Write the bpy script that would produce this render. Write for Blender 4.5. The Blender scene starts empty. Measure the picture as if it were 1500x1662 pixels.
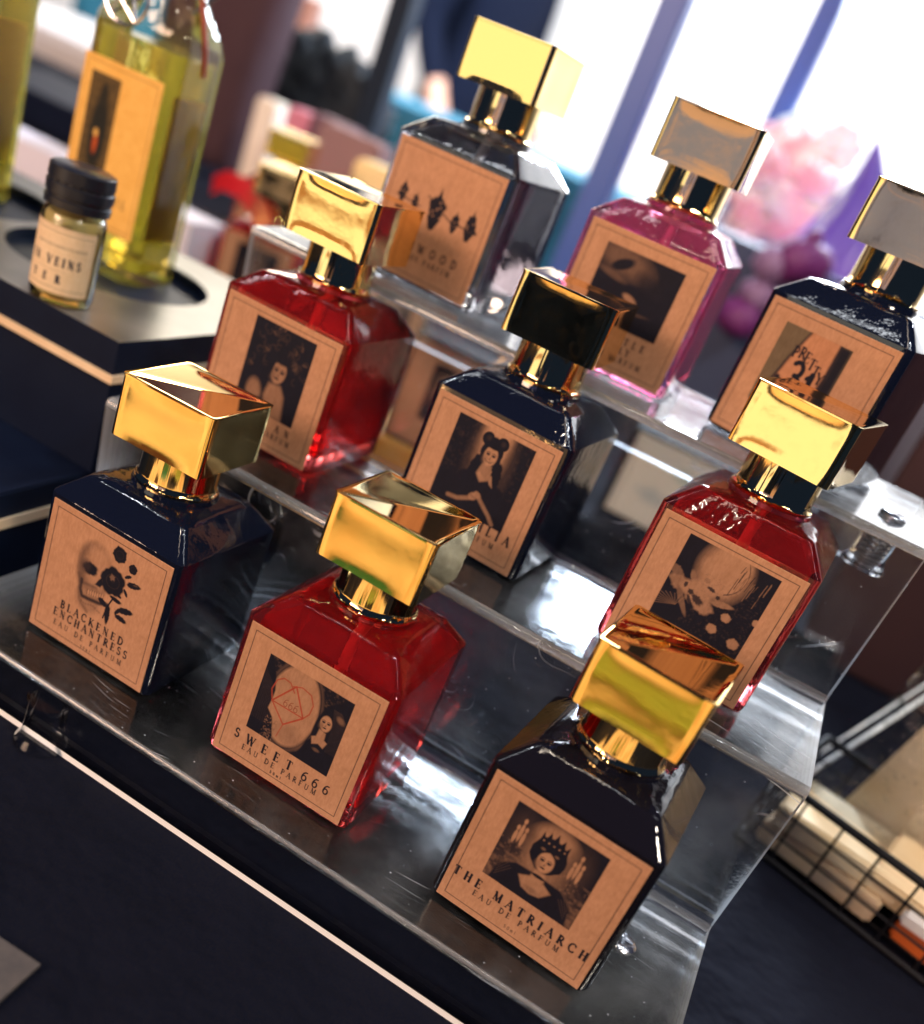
import bpy, bmesh, math, random
import numpy as np
from mathutils import Vector, Matrix

random.seed(7)
S = bpy.context.scene
COL = S.collection
R = math.radians
PI = math.pi

# ------------------------------------------------------------ camera
def mrot(axis, a): return Matrix.Rotation(a, 3, axis)
CYAW, CPIT, CROL = 0.26992, 1.11206, 0.39612
CPOS = Vector((0.08127, -0.24302, 0.18741))
FL, PPX, PPY = 1.07965, -0.04276, 0.10427        # focal length and principal point, in picture widths
MR = mrot('Z', CYAW) @ mrot('X', CPIT) @ mrot('Z', CROL)
cam = bpy.data.cameras.new('camera'); co = bpy.data.objects.new('camera', cam); COL.objects.link(co)
co.matrix_world = Matrix.Translation(CPOS) @ MR.to_4x4()
cam.sensor_fit = 'HORIZONTAL'; cam.sensor_width = 36; cam.lens = 36 * FL
cam.shift_x = -PPX; cam.shift_y = PPY
cam.clip_start = 0.01; cam.clip_end = 60
cam.dof.use_dof = True; cam.dof.focus_distance = 0.283; cam.dof.aperture_fstop = 6.4
S.camera = co

# ------------------------------------------------------------ world, exposure, lamps
W = bpy.data.worlds.new('World'); S.world = W; W.use_nodes = True
W.node_tree.nodes['Background'].inputs[0].default_value = (0.07, 0.15, 0.48, 1)
W.node_tree.nodes['Background'].inputs[1].default_value = 0.10
S.view_settings.view_transform = 'Standard'; S.view_settings.look = 'None'
S.view_settings.exposure = 0.12; S.view_settings.gamma = 1.0; S.view_settings.use_curve_mapping = False

def area(name, loc, target, size, power, color):
    l = bpy.data.lights.new(name, 'AREA'); l.shape = 'RECTANGLE'; l.size, l.size_y = size
    l.energy = power; l.color = color
    o = bpy.data.objects.new(name, l); COL.objects.link(o); o.location = loc
    d = Vector(target) - Vector(loc); o.rotation_euler = d.to_track_quat('-Z', 'Y').to_euler()
    return o
# warm lamp on the customers' side, to the left behind the photographer
area('warm_lamp', (-0.635, -1.02, -0.02), (0.0, 0.05, 0.05), (0.50, 0.66), 1.5, (1.0, 0.90, 0.68))
area('warm_ceiling_lamp', (-1.0, -1.95, 0.90), (0, 0.0, 0.03), (1.1, 0.7), 62, (1.0, 0.66, 0.46))
# cool light panel over the back of the stall, at the right
area('cool_panel_lamp', (-0.07, 1.15, 0.645), (0.03, 0.0, 0.06), (0.32, 0.46), 24, (0.78, 0.88, 1.0))
area('added_cream_lamp', (-0.86, 1.15, 0.57), (-0.05, 0.0, 0.06), (0.30, 0.24), 3.2, (1.0, 0.88, 0.68))  # added so the left cap top mirrors something cream
for k_, (x_, y_, z_, p_) in enumerate(((-1.1, -.2, 1.7, 1.6), (-.5, .5, 1.9, 1.6), (.5, .3, 1.8, 1.8), (.9, -.6, 1.6, 1.4), (.25, -.1, 2.0, 1.2), (-.25, -.6, 1.9, 1.2), (.7, 1.1, 1.2, 2.0))):
    area('added_spotlight', (x_, y_, z_), (0, .05, .05), (.045, .045), p_, (1.0, .86, .70) if k_ % 2 else (.86, .92, 1.0))  # small unseen lights added for sparkles on glass and gold
for k_, (x_, y_, p_) in enumerate(((-.95, -.25, 2.6), (-.12, -.30, 2.2), (.62, .10, 2.4))):
    o_ = area('added_strip_light', (x_, y_, 1.75), (x_*.3, y_*.2, 0), (.05, 1.3), p_, (.90, .94, 1.0) if k_ != 1 else (1.0, .84, .68))  # overhead strips added to draw streak highlights on the bottle shoulders
area('added_spotlight', (.75, -.35, 1.1), (.12, .2, 0), (.14, .14), 11, (1.0, .88, .72))  # unseen light added to brighten the basket goods and the cream carton
# lamps that wash the white wall behind
area('wall_lamp', (-1.4, 1.7, 1.5), (-1.5, 3.2, 0.1), (2.4, 0.5), 110, (1.0, 0.97, 0.93))
area('wall_lamp', (0.6, 1.9, 1.4), (0.6, 3.2, 0.3), (1.6, 0.5), 120, (0.92, 0.96, 1.0))

S.cycles.max_bounces = 14; S.cycles.transmission_bounces = 12; S.cycles.glossy_bounces = 6
S.cycles.transparent_max_bounces = 16; S.cycles.diffuse_bounces = 3
S.cycles.sample_clamp_indirect = 6; S.cycles.sample_clamp_direct = 0
S.cycles.use_denoising = True

# ------------------------------------------------------------ picture geometry (pixels of the 1500 x 1662 photograph)
def ray(u, v):
    return MR @ Vector(((u/1500 - .5 - PPX)/FL, -((v - 831)/1500 - PPY)/FL, -1))
def onz(u, v, z): d = ray(u, v); return CPOS + d*((z - CPOS.z)/d.z)
def ony(u, v, y): d = ray(u, v); return CPOS + d*((y - CPOS.y)/d.y)

# ------------------------------------------------------------ materials
def srgb(r, g=None, b=None):
    if g is None: r, g, b = r
    f = lambda c: (c/255/12.92) if c/255 <= .04045 else ((c/255 + .055)/1.055)**2.4
    return (f(r), f(g), f(b), 1)
def L4(c): return (*c, 1) if len(c) == 3 else c
MATS = {}
def mat(name, col, rough=.5, metal=0, *, spec=.5, trans=0, ior=1.45, noise=None, bump=None, coat=0, emit=None, sheen=0):
    m = bpy.data.materials.new(name); m.use_nodes = True; nt = m.node_tree; b = nt.nodes['Principled BSDF']
    b.inputs['Base Color'].default_value = L4(col); b.inputs['Roughness'].default_value = rough
    b.inputs['Metallic'].default_value = metal; b.inputs['Transmission Weight'].default_value = trans
    b.inputs['IOR'].default_value = ior; b.inputs['Coat Weight'].default_value = coat
    b.inputs['Sheen Weight'].default_value = sheen; b.inputs['Specular IOR Level'].default_value = spec
    tc = nt.nodes.new('ShaderNodeTexCoord')
    if noise:      # (scale, second colour, contrast)
        n = nt.nodes.new('ShaderNodeTexNoise'); n.inputs['Scale'].default_value = noise[0]; n.inputs['Detail'].default_value = 6
        nt.links.new(tc.outputs['Object'], n.inputs['Vector'])
        r = nt.nodes.new('ShaderNodeMapRange'); r.inputs[1].default_value = .5 - noise[2]; r.inputs[2].default_value = .5 + noise[2]
        nt.links.new(n.outputs[0], r.inputs[0])
        x = nt.nodes.new('ShaderNodeMix'); x.data_type = 'RGBA'
        x.inputs[6].default_value = L4(col); x.inputs[7].default_value = L4(noise[1])
        nt.links.new(r.outputs[0], x.inputs[0]); nt.links.new(x.outputs[2], b.inputs['Base Color'])
    if bump:       # (scale, strength, distance)
        n = nt.nodes.new('ShaderNodeTexNoise'); n.inputs['Scale'].default_value = bump[0]; n.inputs['Detail'].default_value = 4
        nt.links.new(tc.outputs['Object'], n.inputs['Vector'])
        bp = nt.nodes.new('ShaderNodeBump'); bp.inputs['Strength'].default_value = bump[1]; bp.inputs['Distance'].default_value = bump[2]
        nt.links.new(n.outputs[0], bp.inputs['Height']); nt.links.new(bp.outputs[0], b.inputs['Normal'])
    if emit: b.inputs['Emission Color'].default_value = L4(emit[0]); b.inputs['Emission Strength'].default_value = emit[1]
    MATS[name] = m
    return m

gold = mat('gold_metal', (.93, .66, .25), .05, 1, bump=(45, .10, .0006))
gold_neck = mat('gold_collar_metal', (.90, .66, .30), .06, 1)
def smudges(m, lo, hi):
    nt = m.node_tree; tc = nt.nodes.new('ShaderNodeTexCoord'); n = nt.nodes.new('ShaderNodeTexNoise'); n.inputs['Scale'].default_value = 190; n.inputs['Detail'].default_value = 7
    n.inputs['Distortion'].default_value = 1.2
    r = nt.nodes.new('ShaderNodeMapRange'); r.inputs[1].default_value = .48; r.inputs[2].default_value = .72; r.inputs[3].default_value = lo; r.inputs[4].default_value = hi
    nt.links.new(tc.outputs['Object'], n.inputs['Vector']); nt.links.new(n.outputs[0], r.inputs[0]); nt.links.new(r.outputs[0], nt.nodes['Principled BSDF'].inputs['Roughness'])
smudges(gold, .035, .075)
def streaks(m):
    nt = m.node_tree; tc = nt.nodes.new('ShaderNodeTexCoord'); mp = nt.nodes.new('ShaderNodeMapping'); mp.inputs['Scale'].default_value = (1, 1, .03)
    n = nt.nodes.new('ShaderNodeTexNoise'); n.inputs['Scale'].default_value = 330; n.inputs['Detail'].default_value = 2
    bp = nt.nodes.new('ShaderNodeBump'); bp.inputs['Strength'].default_value = .55; bp.inputs['Distance'].default_value = .0007
    nt.links.new(tc.outputs['Object'], mp.inputs[0]); nt.links.new(mp.outputs[0], n.inputs['Vector']); nt.links.new(n.outputs[0], bp.inputs['Height'])
    nt.links.new(bp.outputs[0], nt.nodes['Principled BSDF'].inputs['Normal'])
streaks(gold_neck)
red_glass = mat('red_glass', (.90, .13, .14), .02, spec=.5, trans=.985, ior=1.38, bump=(90, .5, .0008))
red_liquid = mat('red_liquid', (.90, .13, .14), .03, trans=.84, ior=.92, bump=(45, .6, .0015))
mag_glass = mat('magenta_glass', (.88, .28, .50), .02, spec=.4, trans=.95, ior=1.42, bump=(90, .5, .0008))  # magenta of glass and liquid carries the veil of light over this bottle
mag_liquid = mat('magenta_liquid', (.85, .22, .45), .03, trans=.84, ior=.92, bump=(45, .6, .0015))
black_glass = mat('black_glass', (.004, .006, .016), .04, trans=0, ior=1.5, coat=.3, bump=(90, .6, .0009))
brown_glass = mat('smoky_brown_glass', (.006, .0055, .009), .03, trans=0, ior=1.5, coat=.3, bump=(90, .6, .0009))
smoke_glass = mat('smoky_glass', (.62, .64, .68), .02, trans=1, ior=1.48, bump=(60, .3, .0008))
smoke_liquid = mat('smoky_liquid', (.30, .32, .38), .02, trans=.9, ior=.92, bump=(45, .5, .0015))
grey_liquid = mat('grey_liquid', (.30, .32, .36), .02, trans=.93, ior=.92, bump=(45, .5, .0015))
black_plastic = mat('black_plastic', (.010, .012, .020), .28, bump=(90, .2, .0004))
black_cloth = mat('black_cloth', (.0020, .0036, .012), .9, spec=.12, noise=(1300, (.0058, .0062, .0120), .14), bump=(18, .8, .02))
black_wood = mat('black_painted_wood', (.002, .005, .018), .5, spec=.15, noise=(60, (.003, .007, .022), .2), bump=(200, .15, .0003))
tray_top = mat('tray_top_paint', (.060, .052, .045), .33, noise=(35, (.12, .105, .09), .2), bump=(150, .1, .0002))
raw_edge = mat('raw_wood_edge', (.62, .44, .27), .6, noise=(80, (.72, .56, .38), .2))
steel = mat('steel', (.62, .62, .65), .22, 1)
clear_rod = mat('clear_plastic_post', (.92, .95, .97), .05, trans=1, ior=1.45)

# kraft paper with the printing carried as a colour attribute
def kraft_mat(name, c1, c2):
    m = bpy.data.materials.new(name); m.use_nodes = True; nt = m.node_tree; b = nt.nodes['Principled BSDF']
    b.inputs['Roughness'].default_value = .7; b.inputs['Specular IOR Level'].default_value = .15
    tc = nt.nodes.new('ShaderNodeTexCoord')
    n = nt.nodes.new('ShaderNodeTexNoise'); n.inputs['Scale'].default_value = 260; n.inputs['Detail'].default_value = 8
    n.inputs['Roughness'].default_value = .7
    nt.links.new(tc.outputs['Object'], n.inputs['Vector'])
    mp = nt.nodes.new('ShaderNodeMapping'); mp.inputs['Scale'].default_value = (1, 1, .35)
    n2 = nt.nodes.new('ShaderNodeTexNoise'); n2.inputs['Scale'].default_value = 1500; n2.inputs['Detail'].default_value = 3
    nt.links.new(tc.outputs['Object'], mp.inputs[0]); nt.links.new(mp.outputs[0], n2.inputs['Vector'])
    r = nt.nodes.new('ShaderNodeMapRange'); r.inputs[1].default_value = .35; r.inputs[2].default_value = .65
    ad = nt.nodes.new('ShaderNodeMath'); ad.operation = 'ADD'
    ml = nt.nodes.new('ShaderNodeMath'); ml.operation = 'MULTIPLY'; ml.inputs[1].default_value = .5
    ml2 = nt.nodes.new('ShaderNodeMath'); ml2.operation = 'MULTIPLY'; ml2.inputs[1].default_value = .5
    nt.links.new(n.outputs[0], ml.inputs[0]); nt.links.new(n2.outputs[0], ml2.inputs[0])
    nt.links.new(ml.outputs[0], ad.inputs[0]); nt.links.new(ml2.outputs[0], ad.inputs[1])
    nt.links.new(ad.outputs[0], r.inputs[0])
    x = nt.nodes.new('ShaderNodeMix'); x.data_type = 'RGBA'; x.inputs[6].default_value = L4(c1); x.inputs[7].default_value = L4(c2)
    nt.links.new(r.outputs[0], x.inputs[0])
    at = nt.nodes.new('ShaderNodeAttribute'); at.attribute_name = 'print'
    mu = nt.nodes.new('ShaderNodeMix'); mu.data_type = 'RGBA'; mu.blend_type = 'MULTIPLY'; mu.inputs[0].default_value = 1
    nt.links.new(x.outputs[2], mu.inputs[6]); nt.links.new(at.outputs['Color'], mu.inputs[7])
    nt.links.new(mu.outputs[2], b.inputs['Base Color'])
    return m
kraft = kraft_mat('kraft_paper', (.36, .182, .102), (.47, .248, .145))
cream_paper = kraft_mat('cream_paper', (.60, .44, .27), (.70, .54, .36))
amber_paper = kraft_mat('amber_paper', (.62, .33, .07), (.74, .44, .12))

# clear acrylic: thin sheet that lets light straight through, mirrors at grazing angles, scratched
def acrylic_mat():
    m = bpy.data.materials.new('clear_acrylic'); m.use_nodes = True; nt = m.node_tree
    nt.nodes.remove(nt.nodes['Principled BSDF']); out = nt.nodes['Material Output']
    tc = nt.nodes.new('ShaderNodeTexCoord')
    # fine straight scratches: noise stretched along three directions
    fac = None
    for ang, sx, sy, th in ((0.75, 25, 1500, .755), (1.9, 32, 1700, .76), (2.75, 20, 1400, .755)):
        mp = nt.nodes.new('ShaderNodeMapping'); mp.inputs['Rotation'].default_value = (0, 0, ang)
        mp.inputs['Scale'].default_value = (sx, sy, sx)
        wv = nt.nodes.new('ShaderNodeTexNoise'); wv.inputs['Scale'].default_value = 9; nt.links.new(tc.outputs['Object'], wv.inputs['Vector'])
        vm = nt.nodes.new('ShaderNodeVectorMath'); vm.operation = 'MULTIPLY_ADD'; vm.inputs[1].default_value = (.07, .07, 0)
        nt.links.new(wv.outputs['Color'], vm.inputs[0]); nt.links.new(tc.outputs['Object'], vm.inputs[2])
        nz = nt.nodes.new('ShaderNodeTexNoise'); nz.inputs['Scale'].default_value = 1; nz.inputs['Detail'].default_value = 1
        nt.links.new(vm.outputs[0], mp.inputs[0]); nt.links.new(mp.outputs[0], nz.inputs['Vector'])
        c = nt.nodes.new('ShaderNodeMapRange'); c.inputs[1].default_value = th; c.inputs[2].default_value = th+.05
        nt.links.new(nz.outputs[0], c.inputs[0]); mm = c
        if fac is None: fac = mm
        else:
            ad = nt.nodes.new('ShaderNodeMath'); ad.operation = 'MAXIMUM'
            nt.links.new(fac.outputs[0], ad.inputs[0]); nt.links.new(mm.outputs[0], ad.inputs[1]); fac = ad
    # dust specks
    vo = nt.nodes.new('ShaderNodeTexVoronoi'); vo.inputs['Scale'].default_value = 210
    nt.links.new(tc.outputs['Object'], vo.inputs['Vector'])
    ls = nt.nodes.new('ShaderNodeMath'); ls.operation = 'LESS_THAN'; ls.inputs[1].default_value = .05
    nt.links.new(vo.outputs['Distance'], ls.inputs[0])
    ad = nt.nodes.new('ShaderNodeMath'); ad.operation = 'MAXIMUM'
    nt.links.new(fac.outputs[0], ad.inputs[0]); nt.links.new(ls.outputs[0], ad.inputs[1]); fac = ad
    # smudges: broad wavy roughness and normal
    sm = nt.nodes.new('ShaderNodeTexNoise'); sm.inputs['Scale'].default_value = 30; sm.inputs['Detail'].default_value = 7
    sm.inputs['Roughness'].default_value = .65
    nt.links.new(tc.outputs['Object'], sm.inputs['Vector'])
    rr = nt.nodes.new('ShaderNodeMapRange'); rr.inputs[1].default_value = .35; rr.inputs[2].default_value = .7
    rr.inputs[3].default_value = .02; rr.inputs[4].default_value = .20
    nt.links.new(sm.outputs[0], rr.inputs[0])
    bp = nt.nodes.new('ShaderNodeBump'); bp.inputs['Strength'].default_value = .20; bp.inputs['Distance'].default_value = .0012
    nt.links.new(sm.outputs[0], bp.inputs['Height'])
    tr = nt.nodes.new('ShaderNodeBsdfTransparent'); tr.inputs[0].default_value = (.93, .95, .97, 1)
    gl = nt.nodes.new('ShaderNodeBsdfGlossy'); nt.links.new(rr.outputs[0], gl.inputs['Roughness']); nt.links.new(bp.outputs[0], gl.inputs['Normal'])
    fr = nt.nodes.new('ShaderNodeFresnel'); fr.inputs[0].default_value = 1.6; nt.links.new(bp.outputs[0], fr.inputs['Normal'])
    mx = nt.nodes.new('ShaderNodeMixShader'); nt.links.new(fr.outputs[0], mx.inputs[0])
    nt.links.new(tr.outputs[0], mx.inputs[1]); nt.links.new(gl.outputs[0], mx.inputs[2])
    df = nt.nodes.new('ShaderNodeBsdfDiffuse'); df.inputs[0].default_value = (.75, .8, .88, 1)
    tl = nt.nodes.new('ShaderNodeMath'); tl.operation = 'MULTIPLY'; tl.inputs[1].default_value = .55
    nt.links.new(fac.outputs[0], tl.inputs[0])
    # a faint haze of wear on the surface
    hz = nt.nodes.new('ShaderNodeMapRange'); hz.inputs[1].default_value = .45; hz.inputs[2].default_value = .75
    hz.inputs[3].default_value = .004; hz.inputs[4].default_value = .035
    nt.links.new(sm.outputs[0], hz.inputs[0])
    mxx = nt.nodes.new('ShaderNodeMath'); mxx.operation = 'MAXIMUM'
    nt.links.new(tl.outputs[0], mxx.inputs[0]); nt.links.new(hz.outputs[0], mxx.inputs[1])
    m2 = nt.nodes.new('ShaderNodeMixShader'); nt.links.new(mxx.outputs[0], m2.inputs[0])
    nt.links.new(mx.outputs[0], m2.inputs[1]); nt.links.new(df.outputs[0], m2.inputs[2])
    nt.links.new(m2.outputs[0], out.inputs[0])
    return m
acrylic = acrylic_mat()
def thin_clear(name, tint, ior=1.45, rough=.05, bump=None):
    m = bpy.data.materials.new(name); m.use_nodes = True; nt = m.node_tree
    nt.nodes.remove(nt.nodes['Principled BSDF']); out = nt.nodes['Material Output']
    tr = nt.nodes.new('ShaderNodeBsdfTransparent'); tr.inputs[0].default_value = L4(tint)
    gl = nt.nodes.new('ShaderNodeBsdfGlossy'); gl.inputs['Roughness'].default_value = rough
    fr = nt.nodes.new('ShaderNodeFresnel'); fr.inputs[0].default_value = ior
    if bump:
        n = nt.nodes.new('ShaderNodeTexNoise'); n.inputs['Scale'].default_value = bump[0]; n.inputs['Detail'].default_value = 5
        tc = nt.nodes.new('ShaderNodeTexCoord'); nt.links.new(tc.outputs['Object'], n.inputs['Vector'])
        bp = nt.nodes.new('ShaderNodeBump'); bp.inputs['Strength'].default_value = bump[1]; bp.inputs['Distance'].default_value = bump[2]
        nt.links.new(n.outputs[0], bp.inputs['Height']); nt.links.new(bp.outputs[0], gl.inputs['Normal']); nt.links.new(bp.outputs[0], fr.inputs['Normal'])
    mx = nt.nodes.new('ShaderNodeMixShader'); nt.links.new(fr.outputs[0], mx.inputs[0])
    nt.links.new(tr.outputs[0], mx.inputs[1]); nt.links.new(gl.outputs[0], mx.inputs[2]); nt.links.new(mx.outputs[0], out.inputs[0])
    return m
cellophane = thin_clear('cellophane', (.96, .98, .99), 1.45, .10, (130, 1.0, .003))
acrylic_edge = mat('acrylic_glow_white', (.95, .96, .97), .25)  # white in place of the light that glows from the cut edges
acrylic_bend = mat('acrylic_bend', (.92, .94, .98), .07, trans=.86, ior=1.49)
acrylic_lip = thin_clear('acrylic_front_lip', (.93, .95, .97), 1.22, .06)

# ------------------------------------------------------------ mesh helpers
def link(name, me, material, parent=None, smooth=None, loc=None, rot=None):
    o = bpy.data.objects.new(name, me); COL.objects.link(o)
    if material is not None:
        for m_ in (material if isinstance(material, (list, tuple)) else [material]): me.materials.append(m_)
    if smooth is not None:
        me.polygons.foreach_set('use_smooth', [True]*len(me.polygons)); me.set_sharp_from_angle(angle=R(smooth))
    if parent is not None: o.parent = parent
    if loc is not None: o.location = loc
    if rot is not None: o.rotation_euler = rot
    return o
def from_bm(bm, name):
    bmesh.ops.recalc_face_normals(bm, faces=bm.faces)
    me = bpy.data.meshes.new(name); bm.to_mesh(me); bm.free(); return me
def empty(name, loc, rz, label, cat, group=None):
    o = bpy.data.objects.new(name, None); COL.objects.link(o); o.empty_display_size = .01
    o.location = loc; o.rotation_euler = (0, 0, rz); return tag(o, label, cat, group)
def tag(o, label=None, cat=None, group=None, kind=None):
    if label: o['label'] = label
    if cat: o['category'] = cat
    if group: o['group'] = group
    if kind: o['kind'] = kind
    return o
def box_into(bm, lo, hi, M=None, bev=0):
    v = [bm.verts.new((x, y, z)) for x in (lo[0], hi[0]) for y in (lo[1], hi[1]) for z in (lo[2], hi[2])]
    if M is not None:
        for q in v: q.co = M @ q.co
    fs = [bm.faces.new([v[i] for i in f]) for f in ((0,1,3,2),(4,6,7,5),(0,4,5,1),(2,3,7,6),(0,2,6,4),(1,5,7,3))]
    if bev:
        bmesh.ops.bevel(bm, geom=list({e for f in fs for e in f.edges}), offset=bev, segments=2, affect='EDGES')
def box(name, lo, hi, m, parent=None, bev=0, smooth=30):
    bm = bmesh.new(); box_into(bm, lo, hi, None, bev); return link(name, from_bm(bm, name), m, parent, smooth)
def rsq(hw, hd, r, ns=6, nc=5):
    """ring of points round a rounded rectangle; the same count whatever the size"""
    P = []
    cs = [(hw-r, -hd+r, -PI/2), (hw-r, hd-r, 0), (-hw+r, hd-r, PI/2), (-hw+r, -hd+r, PI)]
    for i, (cx, cy, a0) in enumerate(cs):
        for k in range(nc+1):
            a = a0 + k/nc*PI/2; P.append((cx + r*math.cos(a), cy + r*math.sin(a)))
        nx = cs[(i+1) % 4]; a1 = a0 + PI/2
        p0 = P[-1]; p1 = (nx[0] + r*math.cos(nx[2]), nx[1] + r*math.sin(nx[2]))
        for k in range(1, ns): t = k/ns; P.append((p0[0]+(p1[0]-p0[0])*t, p0[1]+(p1[1]-p0[1])*t))
    return P
def circ_like(P, rad):
    return [(rad*math.cos(math.atan2(y, x)), rad*math.sin(math.atan2(y, x))) for x, y in P]
def loft(rings, cap_b=True, cap_t=True):
    bm = bmesh.new(); V = [[bm.verts.new(p) for p in r] for r in rings]; n = len(rings[0])
    for a, b in zip(V, V[1:]):
        for i in range(n): bm.faces.new((a[i], a[(i+1) % n], b[(i+1) % n], b[i]))
    if cap_b: bm.faces.new(V[0][::-1])
    if cap_t: bm.faces.new(V[-1])
    return bm
def lathe(prof, n=40, cap_b=True, cap_t=True):
    return loft([[(r*math.cos(2*PI*k/n), r*math.sin(2*PI*k/n), z) for k in range(n)] for r, z in prof], cap_b, cap_t)
def tube_into(bm, p0, p1, r, n=8):
    p0, p1 = Vector(p0), Vector(p1); d = (p1-p0).normalized(); u = d.orthogonal().normalized(); w = d.cross(u)
    A = [[bm.verts.new(p + (u*math.cos(2*PI*k/n) + w*math.sin(2*PI*k/n))*r) for k in range(n)] for p in (p0, p1)]
    for i in range(n): bm.faces.new((A[0][i], A[0][(i+1) % n], A[1][(i+1) % n], A[1][i]))
    bm.faces.new(A[0][::-1]); bm.faces.new(A[1])
def lumps(name, spots, m, parent=None, seed=1, sub=3, amp=.35, fr=9.):
    """soft irregular lumps: displaced balls (x,y,z,rx,ry,rz)"""
    rnd = np.random.default_rng(seed); bm = bmesh.new()
    for (x, y, z, rx, ry, rz) in spots:
        t = bmesh.new(); bmesh.ops.create_icosphere(t, subdivisions=sub, radius=1)
        ph = rnd.uniform(0, 6, 6)
        for v in t.verts:
            c = v.co; k = 1 + amp*(math.sin(fr*.35*c.x+ph[0])*math.sin(fr*.4*c.y+ph[1]) + .4*math.sin(fr*c.z+ph[2])*math.sin(fr*.8*c.x+ph[3]) + .25*math.sin(fr*1.7*c.y+ph[4]))
            v.co = Vector((x + c.x*rx*k, y + c.y*ry*k, z + c.z*rz*k))
        me = bpy.data.meshes.new('t'); t.to_mesh(me); t.free(); bm.from_mesh(me); bpy.data.meshes.remove(me)
    return link(name, from_bm(bm, name), m, parent, 60)

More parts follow.
